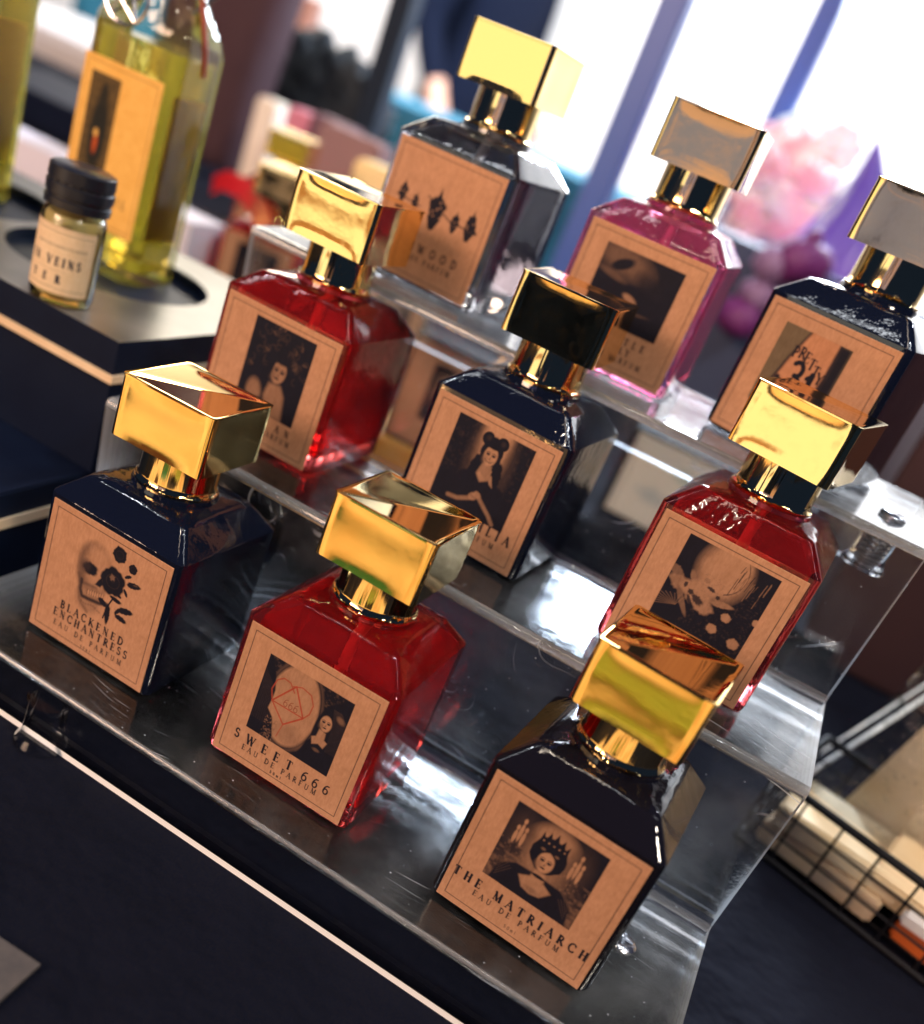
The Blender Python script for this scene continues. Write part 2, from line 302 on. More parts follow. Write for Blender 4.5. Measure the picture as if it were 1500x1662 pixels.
# ------------------------------------------------------------ a small serif alphabet, drawn with strokes
TH, TN, SR = .13, .055, .04
def arc(cx, cy, rx, ry, a0, a1, n=12): return [(cx+rx*math.cos(R(a0+(a1-a0)*k/n)), cy+ry*math.sin(R(a0+(a1-a0)*k/n))) for k in range(n+1)]
def sf(x, y, w=.13): return ([(x-w, y), (x+w, y)], SR)
def V_(x, t=TH): return ([(x, .02), (x, .98)], t)
GL = {
 'A': (.82, [([(.08,0),(.41,1)],TN),([(.41,1),(.74,0)],TH),([(.2,.36),(.6,.36)],TN),sf(.08,.02),sf(.74,.02)]),
 'B': (.68, [V_(.17),(arc(.30,.76,.24,.23,90,-90),TH*.8),(arc(.30,.27,.30,.26,90,-90),TH*.8),([(.05,.99),(.3,.99)],TN),([(.05,.01),(.3,.01)],TN),([(.17,.53),(.3,.53)],TN)]),
 'C': (.78, [(arc(.45,.5,.36,.5,50,310,20),TH*.8),([(.70,.72),(.70,.96)],TN),([(.72,.08),(.72,.2)],TN)]),
 'D': (.84, [V_(.17),(arc(.30,.5,.44,.49,90,-90,18),TH*.85),([(.05,.99),(.3,.99)],TN),([(.05,.01),(.3,.01)],TN)]),
 'E': (.66, [V_(.17),([(.05,.98),(.58,.98)],TN),([(.17,.52),(.48,.52)],TN),([(.05,.02),(.6,.02)],TN),([(.58,.98),(.58,.82)],SR),([(.6,.02),(.62,.2)],SR),([(.48,.6),(.48,.44)],SR)]),
 'F': (.62, [V_(.17),([(.05,.98),(.56,.98)],TN),([(.17,.52),(.46,.52)],TN),([(.56,.98),(.56,.82)],SR),([(.46,.6),(.46,.44)],SR),sf(.17,.02)]),
 'H': (.86, [V_(.18),V_(.68),([(.18,.52),(.68,.52)],TN),sf(.18,.02),sf(.68,.02),sf(.18,.98),sf(.68,.98)]),
 'I': (.36, [V_(.18),sf(.18,.02),sf(.18,.98)]),
 'K': (.80, [V_(.17),([(.22,.45),(.64,.98)],TN),([(.30,.55),(.70,.02)],TH),sf(.17,.02),sf(.17,.98),sf(.64,.98,.1),sf(.7,.02,.1)]),
 'L': (.64, [V_(.17),([(.05,.02),(.58,.02)],TN),([(.58,.02),(.6,.24)],SR),sf(.17,.98)]),
 'M': (1.0, [([(.14,.02),(.18,.98)],TN),([(.18,.98),(.5,.05)],TH),([(.5,.05),(.8,.98)],TN),([(.8,.98),(.84,.02)],TH),sf(.13,.02,.1),sf(.85,.02),sf(.16,.98,.08),sf(.84,.98,.08)]),
 'N': (.86, [([(.16,.02),(.16,.98)],TN),([(.16,.98),(.68,.03)],TH),([(.68,.02),(.68,.98)],TN),sf(.16,.02,.1),sf(.68,.98,.1),sf(.12,.98,.08)]),
 'O': (.88, [(arc(.44,.5,.36,.5,0,360,28),TH*.85)]),
 'P': (.66, [V_(.17),(arc(.30,.73,.26,.26,90,-90),TH*.8),([(.05,.99),(.3,.99)],TN),([(.17,.47),(.3,.47)],TN),sf(.17,.02)]),
 'R': (.76, [V_(.17),(arc(.30,.74,.24,.24,90,-90),TH*.8),([(.05,.99),(.3,.99)],TN),([(.17,.5),(.32,.5)],TN),([(.34,.5),(.68,.02)],TH),sf(.17,.02),sf(.7,.02,.08)]),
 'S': (.60, [(arc(.30,.74,.20,.25,40,225,12)+arc(.30,.26,.22,.26,60,-145,14),TH*.75),([(.47,.80),(.47,.98)],SR),([(.1,.02),(.1,.22)],SR)]),
 'T': (.76, [V_(.38),([(.06,.98),(.70,.98)],TN),([(.06,.98),(.05,.8)],SR),([(.70,.98),(.71,.8)],SR),sf(.38,.02)]),
 'U': (.86, [([(.18,.98),(.18,.35)]+arc(.43,.33,.25,.32,180,360,12)+[(.68,.98)],TH*.7),sf(.18,.98),sf(.68,.98,.1)]),
 'V': (.82, [([(.08,1),(.41,0)],TH),([(.41,0),(.74,1)],TN),sf(.08,.98),sf(.74,.98,.1)]),
 'W': (1.12,[([(.08,1),(.34,0)],TH),([(.34,0),(.56,.9)],TN),([(.56,.9),(.78,0)],TH),([(.78,0),(1.02,1)],TN),sf(.08,.98,.1),sf(1.02,.98,.09),sf(.56,.95,.08)]),
 'Y': (.78, [([(.06,1),(.38,.48)],TH),([(.38,.48),(.70,1)],TN),([(.38,.5),(.38,.02)],TH),sf(.38,.02),sf(.08,.98,.1),sf(.7,.98,.09)]),
 '6': (.66, [(arc(.33,.30,.25,.30,0,360,20),TH*.75),([(.08,.30)]+[(.09,.55),(.2,.82),(.38,.98),(.56,1.0)],TH*.7)]),
 '5': (.6, [([(.5,.97),(.16,.97),(.13,.55)],TH*.7),(arc(.26,.32,.26,.30,110,-130,16),TH*.8)]),
 '0': (.64, [(arc(.32,.5,.24,.5,0,360,24),TH*.8)]),
 '3': (.6, [(arc(.27,.75,.2,.24,140,-90,12),TH),(arc(.27,.27,.24,.27,90,-150,14),TH)]),
 '1': (.4, [([(.22,0),(.22,1)],TH*1.3),([(.22,.97),(.06,.8)],TH)]),
 'm': (.8, [([(.1,0),(.1,.6)],TH*.7),(arc(.24,.42,.14,.2,180,0,8)+[(.38,0)],TH*.7),(arc(.52,.42,.14,.2,180,0,8)+[(.66,0)],TH*.7)]),
 'l': (.28, [([(.12,0),(.12,1)],TH*.7)]),
 '.': (.3, [([(.12,.05),(.14,.05)],TH)]),
}

# ------------------------------------------------------------ printing: a square of ink painted with soft shapes
INK = np.array([.016, .032, .12]); 
class Print:
    def __init__(s, n, aspect=1.0):
        s.n = n; s.w = n+1; s.h = int(n*aspect)+1
        u = np.linspace(0, 1, s.w); v = np.linspace(0, aspect, s.h); s.U, s.V = np.meshgrid(u, v)
        s.C = np.ones((s.h, s.w, 3)); s.px = 1.0/n; s.rng = np.random.default_rng(n)
    def put(s, a, col):
        a = np.clip(a, 0, 1)[..., None]; s.C = s.C*(1-a) + np.array(col)*a
    def grain(s, cells, seed=0):
        r = np.random.default_rng(seed); g = r.random((cells+2, cells+2))
        x = s.U*cells; y = s.V*cells*.999; xi = np.clip(x.astype(int), 0, cells); yi = np.clip(y.astype(int), 0, cells)
        fx = x-xi; fy = y-yi; fx = fx*fx*(3-2*fx); fy = fy*fy*(3-2*fy)
        return (g[yi, xi]*(1-fx)+g[yi, xi+1]*fx)*(1-fy) + (g[yi+1, xi]*(1-fx)+g[yi+1, xi+1]*fx)*fy
    def ell(s, cx, cy, rx, ry, col, soft=.2, rot=0, a=1., wob=0, seed=0, clip=None):
        X = s.U-cx; Y = s.V-cy; c, q = math.cos(rot), math.sin(rot); x = X*c+Y*q; y = -X*q+Y*c
        d = np.sqrt((x/rx)**2+(y/ry)**2)
        if wob:
            t = np.arctan2(y, x); d = d*(1+wob*(np.sin(5*t+seed)+.6*np.sin(9*t+2*seed)+.4*np.sin(14*t+seed)))
        al = np.clip((1-d)/soft+.5, 0, 1)*a
        if clip is not None: al = al*clip
        s.put(al, col)
    def rect(s, x0, y0, x1, y1, col, soft=None, a=1.):
        f = soft or s.px
        al = np.clip((s.U-x0)/f+.5, 0, 1)*np.clip((x1-s.U)/f+.5, 0, 1)*np.clip((s.V-y0)/f+.5, 0, 1)*np.clip((y1-s.V)/f+.5, 0, 1)
        s.put(al*a, col); return al
    def poly(s, P, col, soft=None, a=1., clip=None):
        f = soft or s.px*1.2; P = np.array(P, float); ins = np.zeros(s.U.shape, bool); dm = np.full(s.U.shape, 9.)
        for (x0, y0), (x1, y1) in zip(P, np.roll(P, -1, 0)):
            cond = ((y0 > s.V) != (y1 > s.V)); xx = (x1-x0)*(s.V-y0)/((y1-y0) or 1e-9)+x0
            ins ^= cond & (s.U < xx)
            dm = np.minimum(dm, s._seg(x0, y0, x1, y1, s.U, s.V))
        al = np.clip(np.where(ins, dm, -dm)/f+.5, 0, 1)*a
        if clip is not None: al = al*clip
        s.put(al, col)
    @staticmethod
    def _seg(x0, y0, x1, y1, U, V):
        dx, dy = x1-x0, y1-y0; t = np.clip(((U-x0)*dx+(V-y0)*dy)/max(dx*dx+dy*dy, 1e-12), 0, 1)
        return np.hypot(U-x0-t*dx, V-y0-t*dy)
    def line(s, P, w, col, a=1., soft=None):
        f = soft or s.px; P = [tuple(p) for p in P]; xs = [p[0] for p in P]; ys = [p[1] for p in P]; m = w+2*f
        i0 = max(0, int((min(ys)-m)/s.px)); i1 = min(s.h, int((max(ys)+m)/s.px)+2); j0 = max(0, int((min(xs)-m)/s.px)); j1 = min(s.w, int((max(xs)+m)/s.px)+2)
        if i1 <= i0 or j1 <= j0: return
        U = s.U[i0:i1, j0:j1]; V = s.V[i0:i1, j0:j1]; d = np.full(U.shape, 9.)
        for p, q in zip(P, P[1:]): d = np.minimum(d, s._seg(*p, *q, U, V))
        al = np.clip((w/2-d)/f+.5, 0, 1)*a*min(1, w/f*1.3+.25)
        al = al[..., None]; s.C[i0:i1, j0:j1] = s.C[i0:i1, j0:j1]*(1-al)+np.array(col)*al
    def text(s, t, x0, x1, yb, hgt, col=INK, a=1., bold=1., yb1=None, rot=None):
        """a word between x0 and x1 with its baseline at yb"""
        ws = [GL[c][0] if c in GL else .5 for c in t]; nat = sum(ws)*hgt*.92
        sp = ((x1-x0)-nat)/max(1, len(t)-1); x = x0; yb1 = yb if yb1 is None else yb1
        for c, w_ in zip(t, ws):
            y = yb + (yb1-yb)*(x-x0)/max(1e-6, x1-x0)
            if c in GL:
                for P, th in GL[c][1]: s.line([(x+px*hgt*.92, y-py*hgt) for px, py in P], th*hgt*bold*1.7, col, a)
            x += w_*hgt*.92+sp
    def border(s, i=.045, w=.006, col=INK, a=.8, asp=1.0):
        s.line([(i, i), (1-i, i), (1-i, asp-i), (i, asp-i), (i, i)], w, col, a)
    def mesh(s, name, fn, skirt=None):
        """fn(U,V)->(X,Y,Z); colours go to the point attribute 'print'"""
        X, Y, Z = fn(s.U, s.V); nv = s.w*s.h; co_ = np.stack([X.ravel(), Y.ravel(), Z.ravel()], 1)
        i = np.arange(nv).reshape(s.h, s.w); q = np.stack([i[1:, :-1], i[1:, 1:], i[:-1, 1:], i[:-1, :-1]], -1).reshape(-1, 4)
        C = s.C.reshape(-1, 3)
        if skirt is not None:
            edge = np.concatenate([i[0, :], i[1:, -1], i[-1, -2::-1], i[-2:0:-1, 0]]); ne = len(edge)
            co_ = np.vstack([co_, co_[edge]+np.array(skirt)]); C = np.vstack([C, C[edge]])
            k = np.arange(ne); kk = (k+1) % ne; q = np.vstack([q, np.stack([edge[k], edge[kk], nv+kk, nv+k], 1)])
        me = bpy.data.meshes.new(name); me.vertices.add(len(co_)); me.vertices.foreach_set('co', co_.astype(np.float32).ravel())
        me.loops.add(len(q)*4); me.loops.foreach_set('vertex_index', q.astype(np.int32).ravel())
        me.polygons.add(len(q)); me.polygons.foreach_set('loop_start', np.arange(0, len(q)*4, 4, dtype=np.int32))
        me.update(calc_edges=True); me.validate()
        at = me.color_attributes.new('print', 'FLOAT_COLOR', 'POINT')
        at.data.foreach_set('color', np.c_[C, np.ones(len(C))].astype(np.float32).ravel())
        return me

LW, LB, LT = .04507, .00137, .04610
DK = INK; K1 = np.array([1., 1, 1])
def mixc(t): t = t**2.0; return INK*(1-t)+K1*t
REDI = np.array([.75, .22, .20])
def frame_clip(P, x0, y0, x1, y1): return ((P.U > x0) & (P.U < x1) & (P.V > y0) & (P.V < y1)).astype(float)
def restore(P, C0, x0, y0, x1, y1):
    f = P.px; al = np.clip((P.U-x0)/f+.5, 0, 1)*np.clip((x1-P.U)/f+.5, 0, 1)*np.clip((P.V-y0)/f+.5, 0, 1)*np.clip((y1-P.V)/f+.5, 0, 1)
    P.C = C0*(1-al[..., None])+P.C*al[..., None]
def eau(P, x0=.21, x1=.78, y=.885): P.text('EAU DE PARFUM', x0, x1, y, .040, a=.9, bold=1.0)
def woman(P, cx, cy, s, tilt=0., skin=.9, brow=True):
    """face about 2*s wide; dark eyes, nose shade, mouth"""
    c, q = math.cos(tilt), math.sin(tilt); T = lambda x, y: (cx+s*(x*c-y*q), cy+s*(x*q+y*c))
    P.ell(cx, cy, s*.78, s*1.12, mixc(skin), .22, tilt)
    P.ell(*T(-.55, .5), s*.35, s*.5, mixc(skin*.6), .9, tilt, .5)
    for sx in (-1, 1):
        P.ell(*T(sx*.34, -.12), s*.24, s*.15, mixc(.12), .7, tilt, .85)
        P.ell(*T(sx*.34, -.12), s*.13, s*.09, mixc(.0), .5, tilt)
        P.line([T(sx*.12, -.34), T(sx*.36, -.42), T(sx*.6, -.28)], s*.07, mixc(.05), .9, s*.05)
    P.ell(*T(.05, .22), s*.08, s*.14, mixc(.5), .9, tilt, .6)
    P.ell(*T(.0, .36), s*.12, s*.05, mixc(.35), .7, tilt, .7)
    P.ell(*T(0, .62), s*.25, s*.10, mixc(.1), .5, tilt, .9)
    P.line([T(-.22, .6), T(0, .63), T(.22, .6)], s*.03, mixc(0), .9)

def label_skull(n):
    P = Print(n); P.border()
    # skull: cranium, cheek, jaw, all in faint washes with dark hollows
    P.ell(.43, .33, .138, .20, mixc(.62), .22, -.15, .85); P.ell(.455, .30, .105, .155, mixc(.97), .6, -.15, .85)
    P.ell(.32, .38, .035, .09, mixc(.45), .9, -.1, .6); P.ell(.31, .24, .03, .08, mixc(.6), .9, .35, .5)
    P.ell(.43, .56, .105, .105, mixc(.70), .4, .1, .7)
    P.ell(.395, .34, .060, .045, mixc(.02), .35, -.1, 1, .05, 1)
    P.ell(.36, .335, .035, .05, mixc(.25), .8, 0, .7)
    P.poly([(.475, .385), (.50, .345), (.515, .40), (.50, .43), (.455, .43)], mixc(.05), .01)
    P.line([(.315, .42), (.335, .47), (.40, .46), (.47, .45)], .02, mixc(.4), .6, .02)
    P.line([(.345, .45), (.35, .52), (.375, .565), (.43, .56), (.52, .545), (.58, .52)], .028, mixc(.06), .9, .015)
    P.line([(.33, .44), (.335, .53), (.37, .61), (.44, .66)], .02, mixc(.5), .6, .02)
    for k in range(8):
        x = .41+k*.019; P.line([(x, .492-.004*k), (x, .532-.004*k)], .004, mixc(.3), .8)
        P.ell(x+.009, .512-.004*k, .008, .02, mixc(.95), .5)
    for k in range(9): P.ell(.38+.02*k, .60+.008*math.sin(k), .008, .008, mixc(.5), .9, 0, .5)
    # roses and leaves
    for cx, cy, r, sd in ((.585, .335, .098, 1.), (.59, .125, .055, 2.3), (.712, .17, .034, .4)):
        P.ell(cx, cy, r, r*1.05, mixc(.03), .15, 0, 1, .05, sd)
        for k in range(5):
            a = k*1.25+sd; P.line([(cx+r*.55*math.cos(a+t), cy+r*.55*math.sin(a+t)*(.9)) for t in np.linspace(0, 1.1, 6)], r*.05, mixc(.28), .8)
    P.ell(.575, .31, .02, .022, mixc(.6), .6, 0, .9, .12, 2); P.ell(.585, .335, .010, .012, mixc(.15), .5)
    for (x, y, l, a, w_) in ((.745, .28, .055, -.25, .022), (.69, .24, .03, -.6, .012), (.70, .36, .03, .9, .012), (.64, .45, .05, .1, .016), (.73, .49, .062, -.3, .024), (.71, .56, .05, .1, .02), (.60, .58, .075, 1.45, .022), (.545, .52, .04, .4, .022), (.66, .41, .02, .2, .01), (.675, .52, .035, -1., .014)):
        P.ell(x, y, l, w_, mixc(.05), .25, a, 1, .06, x*40)
    P.line([(.62, .44), (.60, .5), (.585, .56), (.575, .63)], .012, mixc(.02), 1)
    P.ell(.76, .27, .02, .006, mixc(.5), .6, -.25, .6)
    P.text('BLACKENED', .225, .775, .745, .058, bold=1.05); P.text('ENCHANTRESS', .18, .83, .822, .058, bold=1.05)
    eau(P, .20, .80, .895); P.text('50ml', .455, .54, .948, .022, a=.8, bold=1.2)
    return P
def label_mirror(n):
    P = Print(n); P.border(); C0 = P.C.copy(); x0, y0, x1, y1 = .185, .137, .812, .718
    P.rect(x0, y0, x1, y1, mixc(.06)); g = P.grain(46, 3); g2 = P.grain(110, 5)
    P.put(frame_clip(P, x0, y0, x1, y1)*np.clip((g*.6+g2*.6-.62), 0, 1)*1.1*(P.U < .74), mixc(.55))
    P.ell(.44, .40, .205, .335, mixc(.40), .06); P.ell(.44, .40, .190, .315, mixc(.12), .05); P.ell(.438, .40, .178, .298, mixc(.92), .10)
    P.ell(.47, .60, .10, .07, mixc(.75), .9, 0, .6); P.put(P.grain(14, 4)*.14*(((P.U-.44)/.17)**2+((P.V-.4)/.28)**2 < 1), mixc(.3))
    # hair of the figure in front of the mirror
    P.poly([(.185, .137), (.215, .15), (.265, .25), (.295, .36), (.292, .44), (.285, .50), (.335, .55), (.375, .68), (.37, .718), (.185, .718)], mixc(.02), .01)
    for k in range(26):
        x = .19+.0036*k; P.line([(x, .24+.004*k), (x+.01, .40), (x+.004+.05*(k/26), .62)], .0022, mixc(.42), .35*(.4+.6*(k % 3 == 0)))
    P.put(frame_clip(P, .29, .55, .38, .72)*np.clip(g2-.45, 0, 1)*1.6, mixc(.7))
    # red heart and star drawn on the glass
    A, B_, C_, D_ = (.42, .252), (.295, .435), (.529, .431), (.418, .552)
    P.line([A, B_, C_, A], .009, REDI, .85); P.line([A, (.42, .25), B_, D_, C_, A], .011, REDI, .85); P.line([B_, C_], .006, REDI, .6)
    P.line([(.295, .435), (.268, .36), (.285, .28), (.325, .245), (.375, .25), (.42, .30)], .009, REDI, .85)
    P.line([(.40, .262), (.46, .235), (.53, .25), (.565, .31), (.56, .38), (.525, .44), (.418, .55)], .009, REDI, .85)
    P.line([(.418, .55), (.40, .66)], .007, REDI, .7)
    P.text('666', .372, .48, .425, .052, REDI*.6, .85, .55)
    # second figure, long dark hair
    P.ell(.74, .42, .125, .24, mixc(.05), .08, .08); P.poly([(.56, .718), (.60, .56), (.66, .47), (.80, .47), (.84, .60), (.84, .718)], mixc(.03), .01)
    for k in range(20):
        x = .71+.007*k; P.line([(.70+.003*k, .25), (x+.02, .36), (x+.03, .56)], .002, mixc(.5), .28)
    P.ell(.765, .30, .03, .02, mixc(.75), .8, .5, .6)
    woman(P, .683, .375, .052, -.05, .92)
    P.poly([(.655, .43), (.705, .44), (.71, .49), (.735, .50), (.72, .55), (.68, .535), (.64, .56), (.622, .51), (.65, .49)], mixc(.85), .01)
    P.ell(.68, .585, .025, .012, mixc(.6), .8, 0, .6)
    restore(P, C0, x0, y0, x1, y1)
    P.text('SWEET', .125, .575, .832, .066, bold=1.05); P.text('666', .655, .860, .842, .066, bold=1.0)
    eau(P, .205, .785, .893); P.text('50ml', .445, .53, .936, .020, a=.9, bold=1.7)
    return P
def label_crown(n):
    P = Print(n); P.border(); C0 = P.C.copy(); x0, y0, x1, y1 = .192, .097, .788, .672
    P.rect(x0, y0, x1, y1, mixc(.05)); g = P.grain(18, 8); g2 = P.grain(60, 2)
    P.ell(.49, .33, .17, .20, mixc(.80), .55, 0, .85); P.ell(.49, .20, .13, .09, mixc(.9), .6, 0, .7)
    P.ell(.49, .60, .34, .17, mixc(.65), .8, 0, .7)
    for cx, yy in ((.285, .27), (.66, .275)):
        P.ell(cx, yy+.03, .085, .17, mixc(.35), .9, 0, .6)
        for dx, dy, h in ((-.024, .02, .055), (.0, -.02, .075), (.026, .015, .06)):
            P.ell(cx+dx, yy+dy+.03, .011, h*.9, mixc(.92), .4); P.ell(cx+dx, yy+dy-h+.02, .010, .018, mixc(.95), .6)
        P.line([(cx, yy+.1), (cx, yy+.18)], .006, mixc(.1), .9)
    for x, y, r in ((.22, .47, .06), (.25, .57, .05), (.74, .48, .06), (.70, .58, .06), (.30, .40, .04)):
        P.ell(x, y, r, r*.7, mixc(.10+.3*g[0, 0]), .5, .3, .8, .12, x*30)
    P.put(frame_clip(P, x0, .36, x1, y1)*np.clip(g2-.5, 0, 1)*.8, mixc(.8))
    P.ell(.487, .315, .112, .125, mixc(.03), .07, 0, 1, .02, 3)
    P.poly([(.395, .27), (.405, .175), (.425, .225), (.445, .16), (.465, .215), (.487, .145), (.51, .215), (.535, .16), (.55, .225), (.575, .18), (.578, .27)], mixc(.04), .006)
    for k in range(5): P.ell(.42+.034*k, .235, .006, .006, mixc(.8), .5)
    P.poly([(.23, .672), (.25, .54), (.34, .475), (.44, .47), (.54, .47), (.64, .475), (.73, .54), (.75, .672)], mixc(.05), .015)
    for cx, d in ((.29, -1), (.69, 1)):
        for k in range(5): P.line([(cx+d*.02-.03*d*k*.5, .49+.01*k), (cx+d*.035, .55+.02*k)], .004, mixc(.45), .6, .006)
    P.poly([(.455, .44), (.525, .44), (.535, .50), (.60, .535), (.55, .60), (.49, .615), (.43, .60), (.385, .535), (.445, .50)], mixc(.85), .015)
    P.ell(.49, .585, .05, .02, mixc(.6), .8, 0, .6); P.ell(.49, .475, .045, .012, mixc(.08), .5)
    woman(P, .487, .365, .066, .02, .95)
    P.poly([(.41, .30), (.487, .265), (.565, .30), (.55, .325), (.487, .285), (.425, .325)], mixc(.03), .008)
    for x in (.44, .53): P.ell(x, .288, .014, .009, mixc(.7), .8, 0, .7)
    P.poly([(.31, .672), (.36, .60), (.44, .63), (.49, .645), (.55, .63), (.62, .60), (.68, .672)], mixc(.04), .01)
    restore(P, C0, x0, y0, x1, y1)
    P.text('THE MATRIARCH', .035, .955, .795, .062, bold=1.12)
    eau(P, .20, .795, .857); P.text('50ml', .453, .535, .928, .024, a=.8)
    return P
def label_curls(n):
    P = Print(n); P.border(); C0 = P.C.copy(); x0, y0, x1, y1 = .272, .077, .808, .743
    P.rect(x0, y0, x1, y1, mixc(.02))
    rnd = np.random.default_rng(5)
    for k in range(46):
        a = rnd.uniform(-3.6, .5); r = rnd.uniform(.10, .25); x = .55+r*math.cos(a); y = .33+r*math.sin(a)*1.0; t = rnd.uniform(0, 6)
        P.line([(x+.028*math.cos(t+q)*(.4+q*.3), y+.028*math.sin(t+q)*(.4+q*.3)) for q in np.linspace(0, 3.0, 10)], .008, mixc(.28), .75, .006)
        if k % 4 == 0: P.ell(x, y, .022, .009, mixc(.42), .6, t, .8)
    P.ell(.41, .62, .065, .10, mixc(.72), .5, -.15, .95)
    P.poly([(.52, .50), (.62, .49), (.67, .56), (.70, .743), (.54, .743), (.50, .60)], mixc(.74), .03)
    P.ell(.47, .70, .035, .06, mixc(.05), .6)
    woman(P, .575, .40, .078, .12, .80)
    P.ell(.575, .30, .085, .04, mixc(.03), .5, .1); P.ell(.50, .37, .025, .08, mixc(.04), .6, .1)
    restore(P, C0, x0, y0, x1, y1)
    P.text('AN', .675, .805, .828, .052, bold=1.05); eau(P, .28, .83, .893)
    return P
def label_lady(n):
    P = Print(n); P.border(); C0 = P.C.copy(); x0, y0, x1, y1 = .205, .080, .828, .73
    P.rect(x0, y0, x1, y1, mixc(.03)); g = P.grain(60, 4)
    P.ell(.535, .20, .125, .30, mixc(.95), .55, 0, 1); P.rect(.43, .08, .64, .2, mixc(.97), .05, .9)
    P.ell(.40, .30, .05, .22, mixc(.35), .9, 0, .5); P.ell(.68, .30, .05, .22, mixc(.35), .9, 0, .5)
    P.put(frame_clip(P, x0, y0, x1, .5)*np.clip(g-.6, 0, 1)*.5, mixc(.5))
    P.ell(.535, .25, .085, .125, mixc(.04), .10, 0, 1, .02, 1)
    P.ell(.472, .155, .044, .05, mixc(.04), .12, .3); P.ell(.590, .150, .046, .048, mixc(.04), .12, -.3); P.ell(.475, .15, .018, .02, mixc(.22), .8); P.ell(.592, .147, .018, .02, mixc(.22), .8)
    P.ell(.455, .37, .04, .09, mixc(.03), .2, .2, 1, .06, 2); P.ell(.625, .37, .04, .10, mixc(.03), .2, -.15, 1, .06, 4)
    P.poly([(.50, .33), (.575, .33), (.585, .40), (.62, .50), (.545, .43), (.50, .40), (.48, .42)], mixc(.78), .012)
    P.poly([(.25, .73), (.30, .56), (.37, .45), (.46, .40), (.53, .47), (.61, .42), (.72, .46), (.79, .60), (.80, .73)], mixc(.035), .015)
    P.poly([(.565, .40), (.60, .39), (.635, .47), (.605, .455)], mixc(.80), .008)
    woman(P, .535, .265, .066, .0, .95)
    P.ell(.535, .306, .028, .009, mixc(.85), .5); P.line([(.50, .295), (.52, .312), (.55, .312), (.572, .292)], .004, mixc(.1), .9)
    P.ell(.535, .195, .06, .018, mixc(.03), .4)
    P.line([(.345, .665), (.42, .655), (.50, .615)], .030, mixc(.72), .95, .012); P.line([(.555, .565), (.62, .615), (.69, .665), (.735, .71)], .030, mixc(.72), .95, .012)
    P.ell(.525, .59, .035, .028, mixc(.8), .4, -.6); P.ell(.555, .565, .03, .022, mixc(.8), .4, .5)
    for k in range(4): P.line([(.50+.014*k, .575+.004*k), (.518+.012*k, .60-.002*k)], .003, mixc(.3), .8)
    restore(P, C0, x0, y0, x1, y1)
    P.text('AHLIA', .545, .915, .800, .068, bold=1.12); eau(P, .20, .815, .875)
    return P
def label_moon(n):
    P = Print(n); P.border(); C0 = P.C.copy(); x0, y0, x1, y1 = .212, .070, .850, .70
    P.rect(x0, y0, x1, y1, mixc(.05)); g = P.grain(26, 9); g2 = P.grain(90, 7)
    P.ell(.52, .20, .17, .20, mixc(.88), .45, 0, 1); P.ell(.55, .17, .13, .16, mixc(.93), .25, 0, .9)
    for k in range(10):
        a = k/10; P.line([(.53+.14*math.cos(t), .18+.16*math.sin(t)+a*.01) for t in np.linspace(-.8+a*.2, 1.2, 12)], .003, mixc(.45), .4)
    for k in range(34):
        x = .60+.22*np.random.default_rng(k).random(); y = .10+.10*np.random.default_rng(k+50).random()
        P.line([(x, y), (x-.01, y+.05+.04*(k % 3))], .005, mixc(.06 if k % 2 else .7), .8, .004)
    # fruit and petals spilling over a bed of grass
    for x, y, rx, ry, t, q in ((.30, .40, .08, .05, .75, .4), (.37, .33, .06, .02, .7, .9), (.43, .41, .11, .075, .88, .3), (.50, .47, .07, .05, .82, .2), (.60, .40, .07, .022, .8, -.2), (.24, .33, .05, .03, .6, .3), (.45, .30, .02, .018, .75, 0), (.36, .50, .10, .02, .6, .9)):
        P.ell(x, y, rx, ry, mixc(t), .35, q, .95, .07, x*50)
    for x, y, rx, ry, q in ((.45, .45, .045, .025, .4), (.39, .42, .02, .018, .2), (.34, .39, .012, .02, 0), (.50, .34, .03, .012, .2), (.56, .37, .014, .014, 0), (.41, .48, .05, .012, .8)):
        P.ell(x, y, rx, ry, mixc(.10), .5, q, .9, .1, x*30)
    for k in range(22):
        a = -.25+k*.095; P.line([(.34, .55), (.34-.17*math.cos(a), .55-.12*math.sin(a)+.05)], .005, mixc(.75 if k % 2 else .2), .55, .004)
    P.put(frame_clip(P, .40, .25, x1, y1)*np.clip(g2-.62, 0, 1)*.7, mixc(.5))
    for x, y, r in ((.666, .465, .030), (.62, .576, .032), (.785, .60, .036), (.85, .40, .026)):
        P.ell(x, y, r*1.1, r, mixc(.85), .3, .4, 1, .05, x*60)
    restore(P, C0, x0, y0, x1, y1)
    for k in range(12): P.line([(.62+.022*k, .70), (.618+.022*k, .728+.01*(k % 2))], .004, mixc(.2), .5)
    eau(P)
    return P
def tree(P, cx, cy, s, seed):
    r = np.random.default_rng(seed)
    P.ell(cx, cy, s*.36, s*.62, mixc(.08), .2, 0, 1, .06, seed)
    P.poly([(cx-s*.12, cy-s*.45), (cx, cy-s*1.0), (cx+s*.12, cy-s*.45)], mixc(.08), .008)
    P.poly([(cx-s*.38, cy+s*.35), (cx+s*.38, cy+s*.35), (cx+s*.12, cy+s*.95), (cx-s*.12, cy+s*.95)], mixc(.08), .01)
    for k in range(7): P.ell(cx+s*r.uniform(-.4, .4), cy+s*r.uniform(-.5, .6), s*.16, s*.11, mixc(.08), .4, r.uniform(0, 3))
    for k in range(6): P.ell(cx+s*r.uniform(-.2, .2), cy+s*r.uniform(-.35, .4), s*.06, s*.05, mixc(.75), .6)
